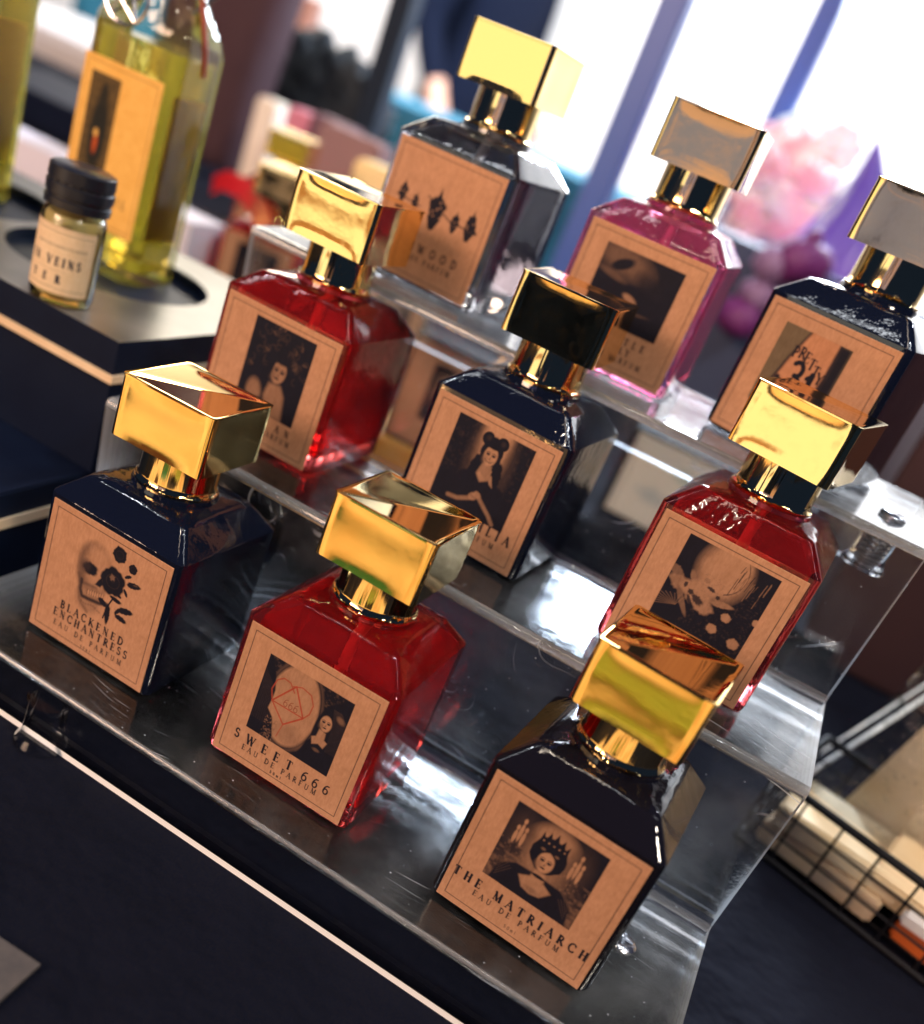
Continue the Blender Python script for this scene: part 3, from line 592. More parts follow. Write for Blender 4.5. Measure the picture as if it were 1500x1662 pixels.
def label_trees(n):
    P = Print(n); P.border()
    tree(P, .17, .38, .09, 1); tree(P, .30, .42, .075, 2); tree(P, .50, .41, .17, 3); tree(P, .69, .44, .09, 4); tree(P, .83, .42, .125, 5)
    P.line([(.12, .42), (.35, .44)], .01, mixc(.1), .9); P.line([(.40, .34), (.64, .45), (.9, .46)], .012, mixc(.1), .9)
    P.text('YWOOD', .36, .83, .765, .062); eau(P, .25, .80, .84)
    return P
def label_horse(n):
    P = Print(n); P.border(); C0 = P.C.copy(); x0, y0, x1, y1 = .175, .118, .818, .665
    P.rect(x0, y0, x1, y1, mixc(.04)); P.ell(.36, .20, .22, .10, mixc(.55), .8, .2, .9); P.ell(.35, .23, .09, .04, mixc(.05), .4, -.5)
    P.ell(.30, .32, .12, .025, mixc(.5), .7, .2, .8); P.ell(.50, .44, .06, .025, mixc(.8), .5, .3); P.ell(.56, .53, .12, .012, mixc(.4), .8, -.1, .8)
    P.ell(.60, .30, .12, .06, mixc(.10), .8, .4, .7)
    P.poly([(.175, .5), (.36, .55), (.52, .66), (.175, .67)], mixc(.72), .02)
    restore(P, C0, x0, y0, x1, y1)
    P.text('TLE', .60, .77, .762, .052); P.text('RY', .58, .68, .832, .05); eau(P, .22, .80, .900)
    return P
def label_arm(n):
    P = Print(n); P.border(); C0 = P.C.copy(); x0, y0, x1, y1 = .172, .125, .700, .72
    P.rect(x0, y0, x1, y1, np.array([.30, .40, .42])); P.rect(.56, .12, .70, .73, mixc(.06), .05)
    P.poly([(.37, .12), (.62, .12), (.63, .36), (.60, .55), (.52, .73), (.30, .73), (.25, .55), (.30, .33)], mixc(.2), .02)
    P.poly([(.385, .12), (.60, .12), (.60, .36), (.58, .54), (.50, .73), (.32, .73), (.275, .55), (.32, .33)], np.array([1.0, .86, .78]), .02)
    for k, c in enumerate('PRETTY'):
        x = .315+.048*k; P.text(c, x, x+.04, .305+.020*abs(k-1.2)**1.3*.8+.006*k, .075, mixc(.05), .95, 1.0)
    P.text('3', .355, .455, .555, .215, mixc(.0), 1, .72); P.text('1', .49, .545, .575, .19, mixc(.0), 1, .75)
    P.ell(.30, .50, .02, .025, mixc(.1), .5); P.text('BEEN', .33, .56, .66, .05, mixc(.15), .8)
    restore(P, C0, x0, y0, x1, y1)
    eau(P)
    return P
def label_plain_picture(n, seed=0):
    P = Print(n); P.border(); C0 = P.C.copy(); P.rect(.2, .1, .82, .72, mixc(.04)); P.ell(.5, .35, .13, .2, mixc(.6), .8, .2, .8); P.ell(.55, .6, .2, .1, mixc(.4), .8)
    restore(P, C0, .2, .1, .82, .72); eau(P); return P

# ------------------------------------------------------------ perfume bottle
BW, BD, BH = .050, .0497, .0479
def body_rings(sc=0., top=.0575):
    """sc shrinks every ring to make the liquid inside"""
    hw, hd = BW/2-sc, BD/2-sc; r = max(.0026-sc*.3, .0012); ins = .0070
    rg = []
    def add(h, d, z, r_): rg.append([(x, y, z) for x, y in rsq(h, d, r_)])
    add(hw-.0018, hd-.0018, sc*1.6, r); add(hw-.0005, hd-.0005, sc*1.6+.0006, r); add(hw, hd, sc*1.6+.0022, r)
    add(hw, hd, BH-.0004-sc*.4, r); add(hw-.0004, hd-.0004, BH+.0002-sc*.4, r)
    add(hw-ins+.0004, hd-ins+.0004, .0543-sc, r*.8); add(hw-ins, hd-ins, .0547-sc, r*.8)
    base = rsq(hw-ins, hd-ins, r*.8)
    if sc == 0:
        c1 = circ_like(base, .0152)
        rg.append([(x*.5+cx*.5, y*.5+cy*.5, .0554) for (x, y), (cx, cy) in zip(base, c1)])
        rg.append([(x, y, .0556) for x, y in c1]); rg.append([(x, y, .0560) for x, y in circ_like(base, .0136)])
        rg.append([(x, y, .0572) for x, y in circ_like(base, .0133)]); rg.append([(x, y, .0576) for x, y in circ_like(base, .0124)])
    return rg
body_me = from_bm(loft(body_rings()), 'body'); liq_me = from_bm(loft(body_rings(.0035)), 'liquid')
for me in (body_me, liq_me):
    me.polygons.foreach_set('use_smooth', [True]*len(me.polygons)); me.set_sharp_from_angle(angle=R(28))
CW, CB, CT = .0320, .0695, .0884
def cap_mesh():
    rg = []; ns, nc = 16, 5; base = rsq(CW/2, CW/2, .0014, ns, nc)
    for i in range(13):
        t = i/12; z = CB+(CT-CB-.0007)*t; row = []
        for x, y in base:
            # a shallow hollow in each side, so the reflections bend into ovals
            if abs(abs(x)-CW/2) < 1e-5: s_, ax = y/(CW/2-.0014), 0
            elif abs(abs(y)-CW/2) < 1e-5: s_, ax = x/(CW/2-.0014), 1
            else: s_, ax = 1, None
            k = 0
            if ax is not None:
                q = max(0, 1-abs(s_)**5.0)*max(0, 1-abs(2*t-1)**4.0); k = .00020*q
            row.append((x-(math.copysign(k, x) if ax == 0 else 0), y-(math.copysign(k, y) if ax == 1 else 0), z))
        rg.append(row)
    rg.append([(x, y, CT-.0006) for x, y in rsq(CW/2+.0002, CW/2+.0002, .0015, ns, nc)])
    rg.append([(x, y, CT-.0001) for x, y in rsq(CW/2+.0002, CW/2+.0002, .0015, ns, nc)])
    rg.append([(x, y, CT) for x, y in rsq(CW/2-.0002, CW/2-.0002, .0013, ns, nc)])
    rg.append([(x, y, CT) for x, y in rsq(CW/2-.0012, CW/2-.0012, .001, ns, nc)])
    rg.append([(x, y, CT-.00012) for x, y in rsq(CW/2-.0016, CW/2-.0016, .001, ns, nc)])
    me = from_bm(loft(rg), 'cap'); me.polygons.foreach_set('use_smooth', [True]*len(me.polygons)); me.set_sharp_from_angle(angle=R(24)); return me
cap_me = cap_mesh()
col_me = from_bm(lathe([(.0128, .0574), (.0130, .0580), (.0122, .0585), (.0119, .0600), (.0119, .0698), (.0100, .0698)], 56), 'collar')
col_me.polygons.foreach_set('use_smooth', [True]*len(col_me.polygons)); col_me.set_sharp_from_angle(angle=R(50))
for me in (cap_me,): me.materials.append(gold)
col_me.materials.append(gold_neck)

def bottle(x, y, z, yaw, cyaw, glass, liquid, P, label, group, capmat=None, tilt=0):
    t = empty('perfume_bottle', (x, y, z+.0003), yaw, label, 'perfume bottle', group)
    b = bpy.data.objects.new('body', body_me.copy()); COL.objects.link(b); b.parent = t; b.data.materials.append(glass)
    if liquid is not None:
        l = bpy.data.objects.new('liquid', liq_me.copy()); COL.objects.link(l); l.parent = b; l.data.materials.append(liquid)
    if liquid is not None:
        bm = lathe([(.0017, .0065), (.0017, .0560)], 14); link('dip_tube', from_bm(bm, 'dip_tube'), MATS.get('white_tube') or mat('white_tube', (.80, .80, .82), .3), b, 40)
    me = P.mesh('paper_label', lambda U, V: ((U-.5)*LW, 0*U-BD/2-.00022, LT-V*(LT-LB)), (0, .00018, 0))
    lb = link('paper_label', me, kraft, t)
    c = bpy.data.objects.new('collar', col_me); COL.objects.link(c); c.parent = t
    c = bpy.data.objects.new('cap', cap_me); COL.objects.link(c); c.parent = t; c.rotation_euler = (0, tilt, cyaw)
    return t
Z2, Z3 = .0610, .1216
G1 = 'perfume bottles on the clear stepped stand'
NB = 300
bottle(-.0742, .0019, 0, -.0038, .0348, black_glass, None, label_skull(NB), 'black perfume bottle with skull and roses label reading blackened enchantress', G1)
bottle(0, 0, 0, 0, -.0093, red_glass, red_liquid, label_mirror(NB), 'red perfume bottle labelled sweet 666 in the middle of the lowest step', G1)
bottle(.0799, -.0018, 0, -.0513, -.025, brown_glass, grey_liquid, label_crown(NB), 'dark brown perfume bottle labelled the matriarch with crowned woman', G1)
bottle(-.0779, .0697, Z2, -.0117, -.0197, red_glass, red_liquid, label_curls(220), 'red perfume bottle with a woman with wild curling hair on its label', G1)
bottle(.0013, .0755, Z2, -.0571, .085, black_glass, None, label_lady(260), 'black perfume bottle whose label shows a smiling woman with clasped hands', G1)
bottle(.0817, .0698, Z2, -.059, -.165, red_glass, red_liquid, label_moon(260), 'red perfume bottle with a moonlit fruit picture, right end of middle step', G1)
bottle(-.0641, .129, Z3, -.0921, .0384, smoke_glass, smoke_liquid, label_trees(160), 'clear smoky perfume bottle with dark tree shapes on its label, top step', G1)
bottle(.0081, .1356, Z3, .0227, .0192, mag_glass, mag_liquid, label_horse(160), 'magenta perfume bottle on the top step with a dark blurred picture', G1)
bottle(.0804, .1303, Z3, -.2882, .15, black_glass, None, label_arm(200), 'black perfume bottle labelled with tattooed arm reading pretty 31', G1)

# ------------------------------------------------------------ stepped acrylic stand
def stand():
    X0, X1, T = -.122, .130, .003
    raw = [(-.0412, -.0200, 0), (-.0411, -.0180, 0), (-.0405, 0, .0009), (.0302, 0, .0020), (.0232, Z2, .0028), (.0904, Z2, .0022), (.0812, Z3, .0028), (.1634, Z3, .002), (.1640, .090, 0)]
    prof = []; bend = []
    for i, (y, z, r) in enumerate(raw):
        if r == 0: prof.append((y, z)); bend.append(0); continue
        p = Vector((y, z)); a = (Vector(raw[i-1][:2])-p).normalized(); c = (Vector(raw[i+1][:2])-p).normalized()
        e = .0005; prof.append(tuple(p+a*(r+e))); bend.append(0)
        for k in range(7):
            t = k/6; q_ = p+a*r*(1-t)**2+c*r*t**2; prof.append((q_.x, q_.y)); bend.append(1 if k else 0)
        prof.append(tuple(p+c*(r+e))); bend.append(0)
    P = [Vector((0, y, z)) for y, z in prof]; N = []
    for i in range(len(P)):
        a = P[max(0, i-1)]; b = P[min(len(P)-1, i+1)]; d = (b-a).normalized(); N.append(Vector((0, d.z, -d.y)))
    Q = [p + n*T for p, n in zip(P, N)]
    # the outer line is the side the bottles stand on; thickness goes under and behind it
    bm = bmesh.new(); n = len(P)
    A = [[bm.verts.new((x, p.y, p.z)) for p in P] for x in (X0, X1)]; B = [[bm.verts.new((x, q.y, q.z)) for q in Q] for x in (X0, X1)]
    fe = []
    for i in range(n-1):
        f1 = bm.faces.new((A[0][i], A[1][i], A[1][i+1], A[0][i+1])); f2 = bm.faces.new((B[0][i], B[0][i+1], B[1][i+1], B[1][i]))
        if bend[i+1]: f1.material_index = 2
        if i == 0: f1.material_index = 1; f2.material_index = 3  # white strip on the lip front, painted for its glowing lower edge
        if i in (1, 2): f1.material_index = f2.material_index = 3
        for k in (0, 1): fe.append(bm.faces.new((A[k][i], A[k][i+1], B[k][i+1], B[k][i])))
    for i in (0, n-1): fe.append(bm.faces.new((A[0][i], A[1][i], B[1][i], B[0][i])))
    for f in fe: f.material_index = 1
    me = from_bm(bm, 'display_stand'); o = link('display_stand', me, [acrylic, acrylic_edge, acrylic_bend, acrylic_lip], None, 25)
    return tag(o, 'clear acrylic stepped stand with scratched steps holding nine perfume bottles', 'display stand')
st = stand()
def screw_post(x, y, z, h, thread=True):
    body_m = clear_rod if thread else acrylic_lip
    bm = lathe([(.0075, z-h), (.0078, z-h+.001), (.0062, z-h+.003), (.0058, z-.004), (.0066, z-.0034)], 28)
    p = link('screw_post', from_bm(bm, 'screw_post'), body_m, st, 35, (x, y, 0))
    if not thread: return
    bm = lathe([(.0044, z+.0002), (.0044, z+.0010), (.0034, z+.0018), (.0008, z+.0020)], 24)
    box_into(bm, (-.0028, -.0004, z+.0019), (.0028, .0004, z+.0022)); box_into(bm, (-.0004, -.0028, z+.00191), (.0004, .0028, z+.00221))
    link('screw_head', from_bm(bm, 'screw_head'), steel, p, 35)
    if not thread: return
    bm = bmesh.new()
    for k in range(9): 
        r = lathe([(.0026, z-.004-.0017*k), (.0033, z-.0048-.0017*k), (.0026, z-.0056-.0017*k)], 16); me = bpy.data.meshes.new('t'); r.to_mesh(me); r.free(); bm.from_mesh(me); bpy.data.meshes.remove(me)
    link('thread', from_bm(bm, 'thread'), steel, p, 35)
q = onz(1008, 1532, 0); screw_post(q.x, q.y, 0, .0197)
q = onz(85, 1120, 0); screw_post(q.x, q.y, 0, .0197, False)
q = onz(1388, 812, Z3); screw_post(.118, q.y, Z3, .018)
q = onz(480, 425, Z3); screw_post(-.112, .150, Z3, .018)

# ------------------------------------------------------------ setting: table, floor, wall
bm = bmesh.new(); box_into(bm, (-1.6, -.72, -.06), (.9, 1.1, -.0200), None, .004)
tag(link('table', from_bm(bm, 'table'), black_cloth, None, 30), 'black cloth covered stall table under the display', 'table', kind='structure')
box('floor', (-8, -4, -.86), (5, 6, -.80), mat('grey_floor', (.05, .045, .05), .6, noise=(2, (.08, .07, .075), .2)))
bpy.data.objects['floor']['kind'] = 'structure'
box('wall', (-8, 3.3, -.8), (5, 3.4, 2.6), mat('white_wall', (.80, .79, .77), .7, noise=(1.2, (.72, .71, .74), .2)))
bpy.data.objects['wall']['kind'] = 'structure'

# ------------------------------------------------------------ black two-step tray at the left
tx = -.137
low = box('display_riser', (-.46, -.05, -.0197), (tx, .33, .0215), black_wood, None, .0006)
tag(low, 'low black wooden riser with a pale raw edge at the far left', 'display riser')
box('edge_band', (-.459, -.0508, .0075), (tx+.0008, .30, .0115), raw_edge, low)
TRB = .185
def tray():
    bm = bmesh.new(); box_into(bm, (-.46, .043, .0217), (tx, TRB, .0727))
    me = from_bm(bm, 'bottle_tray'); o = link('bottle_tray', me, [black_wood, tray_top], None)
    holes = [(-.206, .116), (-.297, .118)]
    bm = bmesh.new()
    for hx, hy in holes:
        r = lathe([(.0425, .0672), (.0425, .09)], 56); m2 = bpy.data.meshes.new('t'); r.to_mesh(m2); r.free(); 
        m2.transform(Matrix.Translation((hx, hy, 0))); bm.from_mesh(m2); bpy.data.meshes.remove(m2)
    cut = link('cut', from_bm(bm, 'cut'), black_wood)
    md = o.modifiers.new('b', 'BOOLEAN'); md.object = cut; md.operation = 'DIFFERENCE'; md.solver = 'EXACT'
    bpy.context.view_layer.update()
    ev = o.evaluated_get(bpy.context.evaluated_depsgraph_get()); me2 = bpy.data.meshes.new_from_object(ev)
    o.modifiers.clear(); o.data = me2; me2.name = 'bottle_tray'; bpy.data.objects.remove(cut)
    me2.materials.clear(); me2.materials.append(black_wood); me2.materials.append(tray_top)
    for p in me2.polygons: p.material_index = 1 if (p.normal.z > .9 and p.center.z > .0720) else 0
    return tag(o, 'black wooden bottle tray with round wells holding the yellow oil bottle', 'tray')
tr = tray()
box('edge_band', (-.459, .0422, .0572), (tx+.0008, .2, .0602), raw_edge, tr)

# ------------------------------------------------------------ yellow oil bottles
oil_glass = thin_clear('clear_glass_shell', (.97, .98, .93), 1.5, .03, (50, .3, .001))
oil = mat('yellow_oil', (1.0, .93, .28), .03, trans=.88, ior=1.4, bump=(30, .5, .002))
cord = mat('red_brown_cord', (.25, .05, .03), .7)
wire = mat('swing_wire', (.6, .6, .62), .2, 1)
GO = 'yellow oil bottles in the wells of the black tray'
def oil_bottle(x, y, label):
    t = empty('oil_bottle', (x, y, .0675), .0, label, 'oil bottle', GO)
    def rg(h, z, r): return [(a, b, z) for a, b in rsq(h, h-.0068, r, 5, 1)]
    hw, hd, cr = .0238, .0170, .0060
    def circ(r, z): return [(a, b, z) for a, b in circ_like(rsq(hw, hd, cr, 5, 1), r)]
    body = loft([rg(hw-.002, 0, cr), rg(hw, .002, cr), rg(hw, .096, cr), rg(hw-.002, .101, cr-.001), circ(.0155, .113), circ(.0120, .126), circ(.0115, .150), circ(.0135, .152), circ(.0135, .158), circ(.011, .160)])
    b = link('body', from_bm(body, 'body'), oil_glass, t, 26)
    s = .0022
    liq = loft([rg(hw-s-.001, .005, cr-.001), rg(hw-s, .006, cr-.001), rg(hw-s, .0925, cr-.001), rg(hw-s-.0003, .0930, cr-.001)])
    link('oil', from_bm(liq, 'oil'), oil, b, 26)
    P = Print(170, 1.58); P.border(.05, .010, INK, .5, 1.58); P.rect(.12, .14, .50, 1.12, mixc(.35)); g = P.grain(30, 3); P.put(frame_clip(P, .12, .14, .50, 1.12)*np.clip(g-.4, 0, 1), mixc(.1))
    P.ell(.32, .70, .11, .38, mixc(.05), .4); P.ell(.32, .33, .05, .12, mixc(.1), .5); P.ell(.31, .80, .03, .10, REDI*.7, .6); P.ell(.30, .70, .03, .04, mixc(.9), .6)
    P.text('OIL', .60, .84, 1.30, .08, a=.8)
    me = P.mesh('front_label', lambda U, V: ((U-.5)*.040, 0*U-hd-.0004, .0815-V*.040), (0, .0003, 0)); link('front_label', me, amber_paper, t)
    P = Print(60, 1.95); P.border(.06, .012, INK, .4, 1.95)
    me = P.mesh('back_label', lambda U, V: (0*U+hw-.0030, (U-.5)*.020, .078-V*.030), (-.0003, 0, 0)); link('back_label', me, amber_paper, t)
    for sx in (-1, 1):
        bm = bmesh.new()
        pts_ = [(sx*.0145, 0, .148), (sx*.020, 0, .140), (sx*.021, .002, .118), (sx*.0155, -.004, .108)]
        for a, c in zip(pts_, pts_[1:]): tube_into(bm, a, c, .0008)
        link('swing_wire', from_bm(bm, 'swing_wire'), wire, t, 40)
    bm = lathe([(.011, .160), (.0115, .163), (.010, .168), (.006, .171)], 24); link('stopper', from_bm(bm, 'stopper'), mat('porcelain', (.8, .78, .74), .2), t, 40)
    # five-pointed charm on a cord
    bm = bmesh.new(); cx, cz, rr = -.004, .106, .0105; yy = -hd-.0022
    ring = [(cx+rr*math.cos(2*PI*k/28), yy, cz+rr*math.sin(2*PI*k/28)) for k in range(29)]
    for a, c in zip(ring, ring[1:]): tube_into(bm, a, c, .0008)
    st5 = [(cx+rr*math.sin(2*PI*k*2/5), yy, cz+rr*math.cos(2*PI*k*2/5)) for k in range(6)]
    for a, c in zip(st5, st5[1:]): tube_into(bm, a, c, .0006)
    link('star_charm', from_bm(bm, 'star_charm'), steel, t, 40)
    bm = bmesh.new(); c_ = [(cx, yy, cz+rr), (cx+.004, -.0135, .124), (.0, -.0125, .128), (.0125, -.004, .126), (.018, -.002, .112), (.0235, -.002, .098), (.0242, .0, .088)]
    for a, c in zip(c_, c_[1:]): tube_into(bm, a, c, .0012)
    link('cord', from_bm(bm, 'cord'), cord, t, 40)
    return t
q = onz(247, 492, .0675)
oil_bottle(q.x-.0238-.0150, q.y+.0190, 'tall square bottle of yellow oil with amber label and star charm')
q2 = ony(20, 90, .13); oil_bottle(q2.x-.0242, .13, 'yellow oil bottle cut off by the left edge of the photo')

# ------------------------------------------------------------ small vial with black screw cap
q = onz(97, 485, .0727)
v = empty('vial', (q.x, q.y, .0729), 0, 'small glass vial with black screw cap and cream label before the oil bottle', 'vial')
vr = .0148; v.scale = (.76, .76, .80)
link('body', from_bm(lathe([(.012, 0), (.0140, .0006), (vr, .003), (vr, .036), (.0138, .0395), (.0118, .041), (.0118, .044)], 44), 'body'), thin_clear('vial_glass', (.96, .97, .92), 1.5, .03), v, 40)
link('contents', from_bm(lathe([(.0122, .003), (.0132, .005), (.0132, .037), (.012, .0385)], 40), 'contents'), mat('pale_yellow_contents', (.75, .63, .30), .25, trans=.5, ior=1.35), v, 40)
bm = lathe([(.0128, .0415), (.0150, .0417), (.0152, .0450), (.0144, .0454), (.0144, .0466), (.0152, .0470), (.0152, .0510), (.0145, .0514), (.0145, .0525), (.0150, .0528), (.0150, .0578), (.0135, .0586)], 56)
for vv in bm.verts:
    k = math.atan2(vv.co.y, vv.co.x); s_ = 1+.018*math.cos(k*28) if .047 < vv.co.z < .0575 else 1; vv.co.x *= s_; vv.co.y *= s_
link('screw_cap', from_bm(bm, 'screw_cap'), black_plastic, v, 40)
P = Print(170, .70); P.line([(.03, .06), (.97, .06), (.97, .64), (.03, .64), (.03, .06)], .008, INK, .6); P.line([(0, .02), (1, .02)], .006, INK, .5)
rn = random.Random(3); xx = .30
while xx < .90: P.line([(xx, .19), (xx+.005*rn.random(), .215)], .010, INK, .7); xx += .02+.012*rn.random()
P.text('IN VEINS', .24, .86, .40, .085, bold=1.3); P.line([(.36, .455), (.7, .455)], .005, INK, .5); P.text('T E R', .30, .66, .58, .075, bold=1.5)
me = P.mesh('paper_label', lambda U, V: ((vr+.0003)*np.sin((U-.5)*2.7+.18), -(vr+.0003)*np.cos((U-.5)*2.7+.18), .0345-V*.0415)); link('paper_label', me, cream_paper, v)

# ------------------------------------------------------------ second group of bottles behind the tray
plat = box('rear_riser', (-1.2, .27, -.0197), (.13, 1.0, .0197), black_cloth, None, .001)
tag(plat, 'low black cloth covered riser behind the clear stand', 'display riser')
plat['kind'] = 'structure'; plat.name = 'rear_platform'
G2 = 'perfume bottles blurred in the rear group'
lp = label_plain_picture(90)
bottle(-.270, .344, .0200, .30, 0, red_glass, red_liquid, lp, 'dark red perfume bottle behind the left red bottle and the tray', G2)
bottle(-.338, .452, .0300, .30, 0, red_glass, red_liquid, lp, 'rear perfume bottle with its wide gold cap second from the left', G2)
bottle(-.405, .372, .0300, .42, 0, red_glass, red_liquid, lp, 'rear perfume bottle whose gold cap shows just right of the oil bottle', G2)
bottle(-.205, .420, .0200, .30, 0, smoke_glass, grey_liquid, lp, 'clear perfume bottle in the rear group nearest the smoky bottle', G2)
sh = box('clear_riser', (-.47, .425, .0200), (-.29, .50, .0298), acrylic, None); tag(sh, 'low clear slab under the rear gold capped bottle', 'riser')
sh2 = box('clear_riser', (-.455, .338, .0200), (-.37, .4245, .0298), acrylic, None); tag(sh2, 'low clear slab behind the oil bottle and the tray', 'riser')
# red ribbon between the rear bottles
def ribbon(pts_, w, name, m, th=.0006):
    bm = bmesh.new(); rows = []
    for i, p in enumerate(pts_):
        p = Vector(p); a = Vector(pts_[max(0, i-1)]); b = Vector(pts_[min(len(pts_)-1, i+1)]); d = (b-a).normalized(); s_ = d.cross(Vector((0, -1, .3))).normalized()
        rows.append([bm.verts.new(p+s_*w/2), bm.verts.new(p-s_*w/2)])
    for a, b in zip(rows, rows[1:]): bm.faces.new((a[0], a[1], b[1], b[0]))
    bmesh.ops.solidify(bm, geom=bm.faces[:], thickness=th)
    return link(name, from_bm(bm, name), m, None, 50)
rb = ribbon([ony(345, 300, .40), ony(365, 292, .39), ony(395, 305, .37), ony(418, 335, .33), ony(428, 372, .31)], .014, 'ribbon', mat('red_satin', (.60, .02, .03), .3))
tag(rb, 'shiny red ribbon curling among the rear bottles', 'ribbon')

# things on the rear platform, seen through the clear risers
def carton(name, px, y, w_, h_, d_, z0, m, Pm, label, cat, rz=0, group=None):
    t = empty(name, (px, y, z0), rz, label, cat, group)
    box('carton_body', (-w_/2, 0, 0), (w_/2, d_, h_), m, t, .0006)
    me = Pm.mesh('printed_front', lambda U, V: ((U-.5)*w_*.93, 0*U-.0004, h_*.965-V/Pm.V.max()*h_*.93), (0, .0003, 0)); link('printed_front', me, m, t)
    return t
Pc = Print(120, .8); Pc.border(.03, .008, INK, .5, .8); g = Pc.grain(9, 2)
for x, y, r, c in ((.35, .22, .07, (.55, .75, .8)), (.22, .5, .09, (.6, .7, .8)), (.55, .4, .1, (1, .75, .7)), (.75, .6, .08, (.95, .8, .6)), (.7, .2, .06, (.7, .8, .75))): Pc.ell(x, y, r, r*.8, c, .9, .3, .8, .1, x*9)
cream_card = kraft_mat('cream_card', (.88, .74, .58), (.92, .82, .70))
a = ony(968, 825, .30)
carton('cream_carton', a.x+.052, .30, .104, .050, .03, .0200, cream_card, Pc, 'cream printed carton seen through the clear riser by the right red bottle', 'carton')
Pd = Print(120, 1.3); Pd.border(.04, .010, INK, .6, 1.3); Pd.rect(.3, .2, .85, .95, mixc(.25), .02); Pd.ell(.55, .5, .16, .25, mixc(.8), .6); Pd.ell(.45, .8, .12, .12, mixc(.05), .6); Pd.ell(.45, .25, .12, .05, mixc(.0), .5)
a = ony(640, 705, .20)
blk = box('wooden_block', (a.x-.035, .205, -.0197), (a.x+.045, .25, .0300), mat('golden_wood', (.80, .42, .08), .45, noise=(50, (.7, .33, .05), .2))); tag(blk, 'golden wooden block under the card behind the middle step', 'block')
carton('kraft_carton', a.x+.012, .212, .046, .054, .025, .0303, kraft, Pd, 'kraft carton with a picture between the left red and black bottles', 'carton', .05)
tin = empty('round_tin', onz(1318, 1035, -.0195), 0, 'round black tin with shiny rim seen through the right riser', 'tin')
link('tin_body', from_bm(lathe([(.030, 0), (.033, .002), (.033, .010), (.0305, .0105), (.030, .005)], 48), 'tin_body'), mat('black_enamel', (.008, .012, .022), .2), tin, 35)
bm = bmesh.new(); ring = [(.0325*math.cos(2*PI*k/60), .0325*math.sin(2*PI*k/60), .0112) for k in range(61)]
for a_, c_ in zip(ring, ring[1:]): tube_into(bm, a_, c_, .0014)
link('rim', from_bm(bm, 'rim'), steel, tin, 50)
mb = box('maroon_box', (.135, .36, -.0197), (.42, .5, .16), mat('maroon_board', (.040, .014, .018), .6, noise=(9, (.055, .02, .022), .2)), None, .002)
tag(mb, 'large dark maroon box standing behind the right end of the stand', 'box')
gc = onz(1190, 1290, -.018); bm = bmesh.new(); p_ = [onz(1152, 1255, .004), onz(1228, 1215, .004), onz(1195, 1300, .004)]
vs = [bm.verts.new(p) for p in p_]; bm.faces.new(vs); bmesh.ops.solidify(bm, geom=bm.faces[:], thickness=.0006)

# ------------------------------------------------------------ wire basket with wrapped goods, right
bk = empty('wire_basket', (.18, .13, -.0195), 0, 'black wire grid basket of wrapped goods at the lower right', 'basket')
Bl, Br = Vector((.1345, .1235)), Vector((.2500, .0870)); bd = (Br-Bl).normalized(); bn = Vector((-bd.y, bd.x)); blen = (Br-Bl).length
def bp3(s_, t_, z): p = Bl+bd*s_+bn*t_; return Vector((p.x-.18, p.y-.13, z+.0195))
zr, zb = .0125, -.0185; dep = .060
wm = mat('black_wire', (.004, .004, .007), .55, spec=.25)
bm = bmesh.new()
for k in range(9):
    s_ = blen*k/8
    tube_into(bm, bp3(s_, 0, zb), bp3(s_, 0, zr), .00055); tube_into(bm, bp3(s_, 0, zb), bp3(s_, dep, zb), .00055); tube_into(bm, bp3(s_, dep, zb), bp3(s_, dep, zr), .00055)
for z in (zb+.0102, zb+.0204):
    tube_into(bm, bp3(0, 0, z), bp3(blen, 0, z), .00055); tube_into(bm, bp3(0, dep, z), bp3(blen, dep, z), .00055); tube_into(bm, bp3(0, 0, z), bp3(0, dep, z), .00055)
for k in range(7): tube_into(bm, bp3(0, dep*k/6, zb), bp3(0, dep*k/6, zr), .00055); tube_into(bm, bp3(0, dep*k/6, zb), bp3(blen, dep*k/6, zb), .00055)
link('wire_grid', from_bm(bm, 'wire_grid'), wm, bk, 40)
bm = bmesh.new()
for a_, c_ in (((0, 0), (blen, 0)), ((blen, 0), (blen, dep)), ((blen, dep), (0, dep)), ((0, dep), (0, 0))): tube_into(bm, bp3(*a_, zr), bp3(*c_, zr), .0017, 12)
for a_, c_ in (((0, 0), (blen, 0)), ((0, dep), (0, 0))): tube_into(bm, bp3(*a_, zb), bp3(*c_, zb), .0013, 12)
link('rim', from_bm(bm, 'rim'), wm, bk, 40)
parch = mat('marbled_parchment', (.74, .55, .32), .5, noise=(45, (.86, .74, .54), .25), bump=(120, .3, .001))
ang = math.atan2(bd.y, bd.x)
def pack(s_, t_, z, l, w_, h_, m, label, cat, rz=0, group=None, tilt=0):
    p = Bl+bd*s_+bn*t_
    bm = bmesh.new(); box_into(bm, (-l/2, -w_/2, 0), (l/2, w_/2, h_), None, min(h_, .003)*.4)
    o = link('soap_pack' if cat == 'soap pack' else cat.replace(' ', '_'), from_bm(bm, 'pack'), m, None, 40, (p.x, p.y, z), (tilt, 0, ang+rz)); tag(o, label, cat, group); return o
pack(.030, .020, -.0175, .050, .030, .0100, mat('cream_wrap', (.70, .50, .30), .35, noise=(60, (.78, .62, .44), .25)), 'cream wrapped pack low in the basket near the stand', 'soap pack')
pack(.031, .024, -.0072, .052, .036, .0095, parch, 'parchment coloured pack on top at the left end of the basket', 'soap pack', .12)
pack(.087, .024, -.0175, .048, .034, .0080, mat('orange_wrap', (.60, .13, .03), .3), 'burnt orange pack at the bottom right of the basket', 'soap pack', -.05)
pack(.086, .026, -.0092, .050, .038, .0060, mat('white_wrap', (.70, .72, .76), .25, noise=(70, (.85, .86, .9), .2)), 'white pack between the orange and the large cream packs', 'soap pack', .06)
